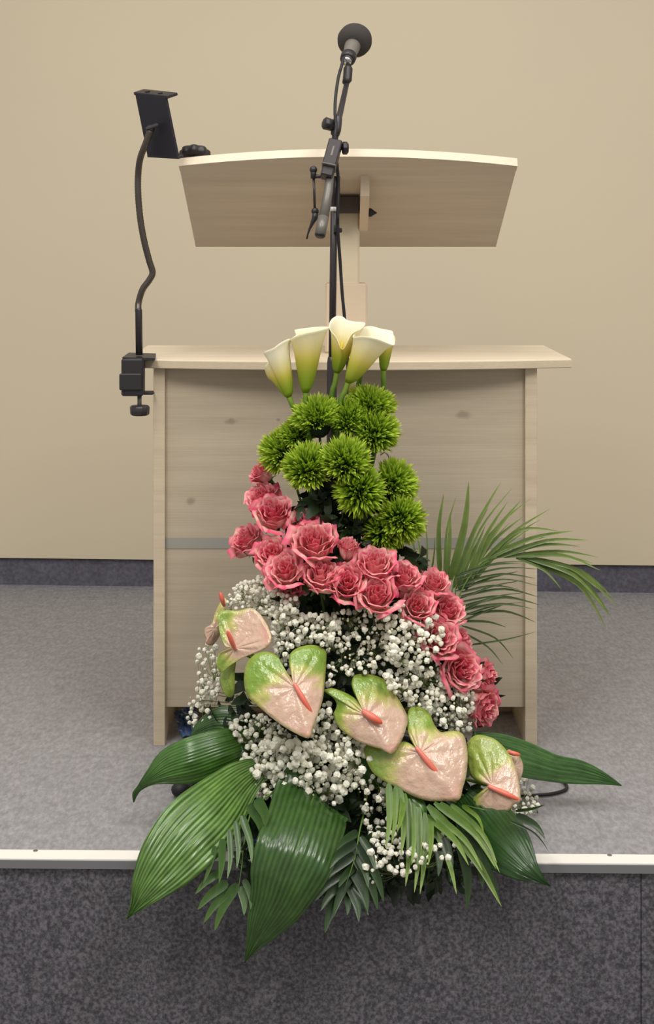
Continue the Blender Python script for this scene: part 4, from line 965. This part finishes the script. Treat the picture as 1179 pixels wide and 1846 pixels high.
# ------------------------------------------------------------------ gypsophila
def bloom_mesh(seed):
    r = random.Random(seed); mb = MB(); n = 0
    mb.ball((0, 0, 0), 1.0, 8); 
    for i, v in enumerate(mb.v): mb.v[i] = v * r.uniform(0.78, 1.16)
    mb.c = [mix(C(255, 252, 240), C(224, 224, 190), r.random() ** 2 * 0.7) for _ in mb.v]
    return mb.mesh('bloom', M['gyp'], smooth=False)
BM = [bloom_mesh(s) for s in range(4)]
def inside(poly, x, y):
    c = False; j = len(poly) - 1
    for i in range(len(poly)):
        xi, yi = poly[i]; xj, yj = poly[j]
        if (yi > y) != (yj > y) and x < (xj - xi) * (y - yi) / (yj - yi) + xi: c = not c
        j = i
    return c
def spray(label, poly, n, rpx, off, seed, depth=0.03, clump=0.45, tiny=0.45, nodes=7):
    r = random.Random(seed); x0, x1 = min(p[0] for p in poly), max(p[0] for p in poly); y0, y1 = min(p[1] for p in poly), max(p[1] for p in poly)
    cxx, cyy = (x0 + x1) / 2, (y0 + y1) / 2
    root = P(cxx * 0.6 + 618 * 0.4, cyy + 10, S(cxx, cyy) + 0.05); root = root.lerp(Vector((CX, CYY, max(0.1, root.z - 0.05))), 0.4)
    t = thing('gypsophila_spray', label, 'flower', root, "white gypsophila sprays")
    pts = []; tries = 0; cen = []
    def one(mind):
        for _ in range(60):
            if cen and r.random() < clump:
                a = r.choice(cen); x, y = a[0] + r.gauss(0, 9), a[1] + r.gauss(0, 9)
            else: x, y = r.uniform(x0, x1), r.uniform(y0, y1)
            if not inside(poly, x, y): continue
            if all((x - q[0]) ** 2 + (y - q[1]) ** 2 > mind * mind for q in pts): return x, y
        return None
    while len(pts) < n and tries < n * 4:
        tries += 1; q = one(rpx * 1.5)
        if q:
            pts.append((q[0], q[1], r.uniform(0, depth * 1.6), rpx * r.uniform(0.66, 1.42)))
            if r.random() < 0.4: cen.append(q)
    nd = [P(*(lambda a: (a[0], a[1] + 14, S(a[0], a[1]) + off + 0.03))(r.choice(pts))) for _ in range(nodes)]
    st = MB(); gcol = [C(108, 120, 66), C(108, 120, 66), C(120, 132, 78)]
    for q in nd: st.tube([root, root.lerp(q, 0.6) + Vector((0, -0.004, 0.0)), q], [0.0011, 0.0009, 0.0007], 4, False, gcol)
    for (x, y, d, rr) in pts:
        c = P(x, y, S(x, y) + off + (d if y < 1500 else 0)); o = bpy.data.objects.new('bloom', r.choice(BM)); scene.collection.objects.link(o); o.parent = t
        o.location = c - root; s = rr * PX; o.scale = (s, s, s * r.uniform(0.8, 1.05)); o.rotation_euler = (r.uniform(0, 6), r.uniform(0, 6), r.uniform(0, 6))
        q = min(nd, key=lambda k: (k - c).length); st.tube([q, (q + c) / 2 + Vector((r.uniform(-.003, .003), 0, -.003)), c], [0.0006, 0.00045, 0.0004], 3, False, gcol)
    so = st.build('stems', M['green'], t); so['kind'] = 'stuff'
    bd = MB()
    for _ in range(int(n * tiny)):
        x, y = r.uniform(x0 - 5, x1 + 5), r.uniform(y0 - 5, y1 + 5)
        if not inside(poly, x, y): continue
        c = P(x, y, S(x, y) + off + r.uniform(0, depth)); bd.ball(c, r.uniform(1.3, 2.6) * PX, 6)
    if bd.v:
        bd.c = [C(222, 220, 186)] * len(bd.v); b = bd.build('buds', M['gyp'], t); b['kind'] = 'stuff'
SP = [
 ('white gypsophila spray arching under the roses above the upper left anthurium', [(398, 1092), (425, 1055), (470, 1036), (520, 1045), (540, 1085), (525, 1110), (505, 1140), (490, 1120), (465, 1098), (420, 1098)], 105, 4.6, -0.02, 1, .03),
 ('white gypsophila spray right of the upper left anthurium', [(490, 1125), (520, 1100), (560, 1108), (610, 1112), (615, 1165), (590, 1165), (560, 1158), (530, 1165), (515, 1200), (495, 1175)], 95, 5.0, -0.02, 2, .03),
 ('white gypsophila spray in the dark hollow over the stubby anthurium', [(588, 1110), (640, 1090), (700, 1095), (705, 1150), (690, 1215), (650, 1212), (625, 1225), (592, 1240), (590, 1170)], 110, 4.6, -0.015, 3, .035),
 ('white gypsophila spray spilling onto the lower roses', [(695, 1095), (725, 1088), (745, 1098), (790, 1108), (805, 1150), (780, 1190), (740, 1205), (700, 1190)], 95, 5.2, -0.045, 4, .03),
 ('white gypsophila spray between the widest anthurium and the right end roses', [(695, 1215), (740, 1200), (800, 1205), (850, 1240), (862, 1290), (840, 1322), (800, 1316), (780, 1290), (745, 1272), (725, 1262), (700, 1235)], 150, 5.2, -0.03, 5, .04),
 ('loose gypsophila spray hanging out at the left over the lectern panel', [(355, 1165), (385, 1150), (402, 1205), (395, 1255), (375, 1270), (380, 1300), (372, 1330), (340, 1310), (334, 1270), (352, 1245)], 62, 4.6, -0.01, 6, .05),
 ('olive tinged gypsophila spray below the large heart shaped anthurium', [(415, 1300), (440, 1285), (480, 1290), (530, 1325), (545, 1345), (500, 1345), (460, 1385), (430, 1370), (408, 1345)], 90, 4.8, -0.015, 7, .035),
 ('densest gypsophila spray with big blooms above the large dark leaf', [(455, 1345), (500, 1335), (560, 1340), (640, 1345), (655, 1385), (640, 1420), (600, 1450), (550, 1445), (520, 1425), (500, 1440), (462, 1435), (450, 1400)], 170, 6.0, -0.05, 8, .035),
 ('white gypsophila spray between the two middle anthuriums', [(565, 1300), (590, 1262), (605, 1300), (640, 1335), (685, 1360), (660, 1372), (650, 1365), (600, 1350), (560, 1345)], 80, 5.2, -0.03, 9, .03),
 ('thin gypsophila spray trailing down right of the large dark leaf', [(640, 1405), (668, 1395), (720, 1420), (735, 1470), (720, 1540), (690, 1540), (660, 1500), (650, 1450)], 80, 5.0, -0.045, 10, .04),
 ('lowest gypsophila spray over the stage edge behind the bright palm frond', [(655, 1570), (665, 1530), (735, 1500), (800, 1470), (835, 1530), (810, 1560), (750, 1566), (700, 1590), (665, 1592)], 58, 4.8, -0.04, 11, .03),
 ('small gypsophila sprig at the far right beside the rightmost anthurium', [(918, 1460), (935, 1425), (940, 1390), (955, 1392), (962, 1425), (972, 1450), (955, 1475), (930, 1480)], 30, 4.6, -0.02, 12, .03),
]
for lab, poly, n, rp_, off, sd, dep in SP: spray(lab, poly, n, rp_, off, sd, dep, nodes=8 if n > 60 else 5)
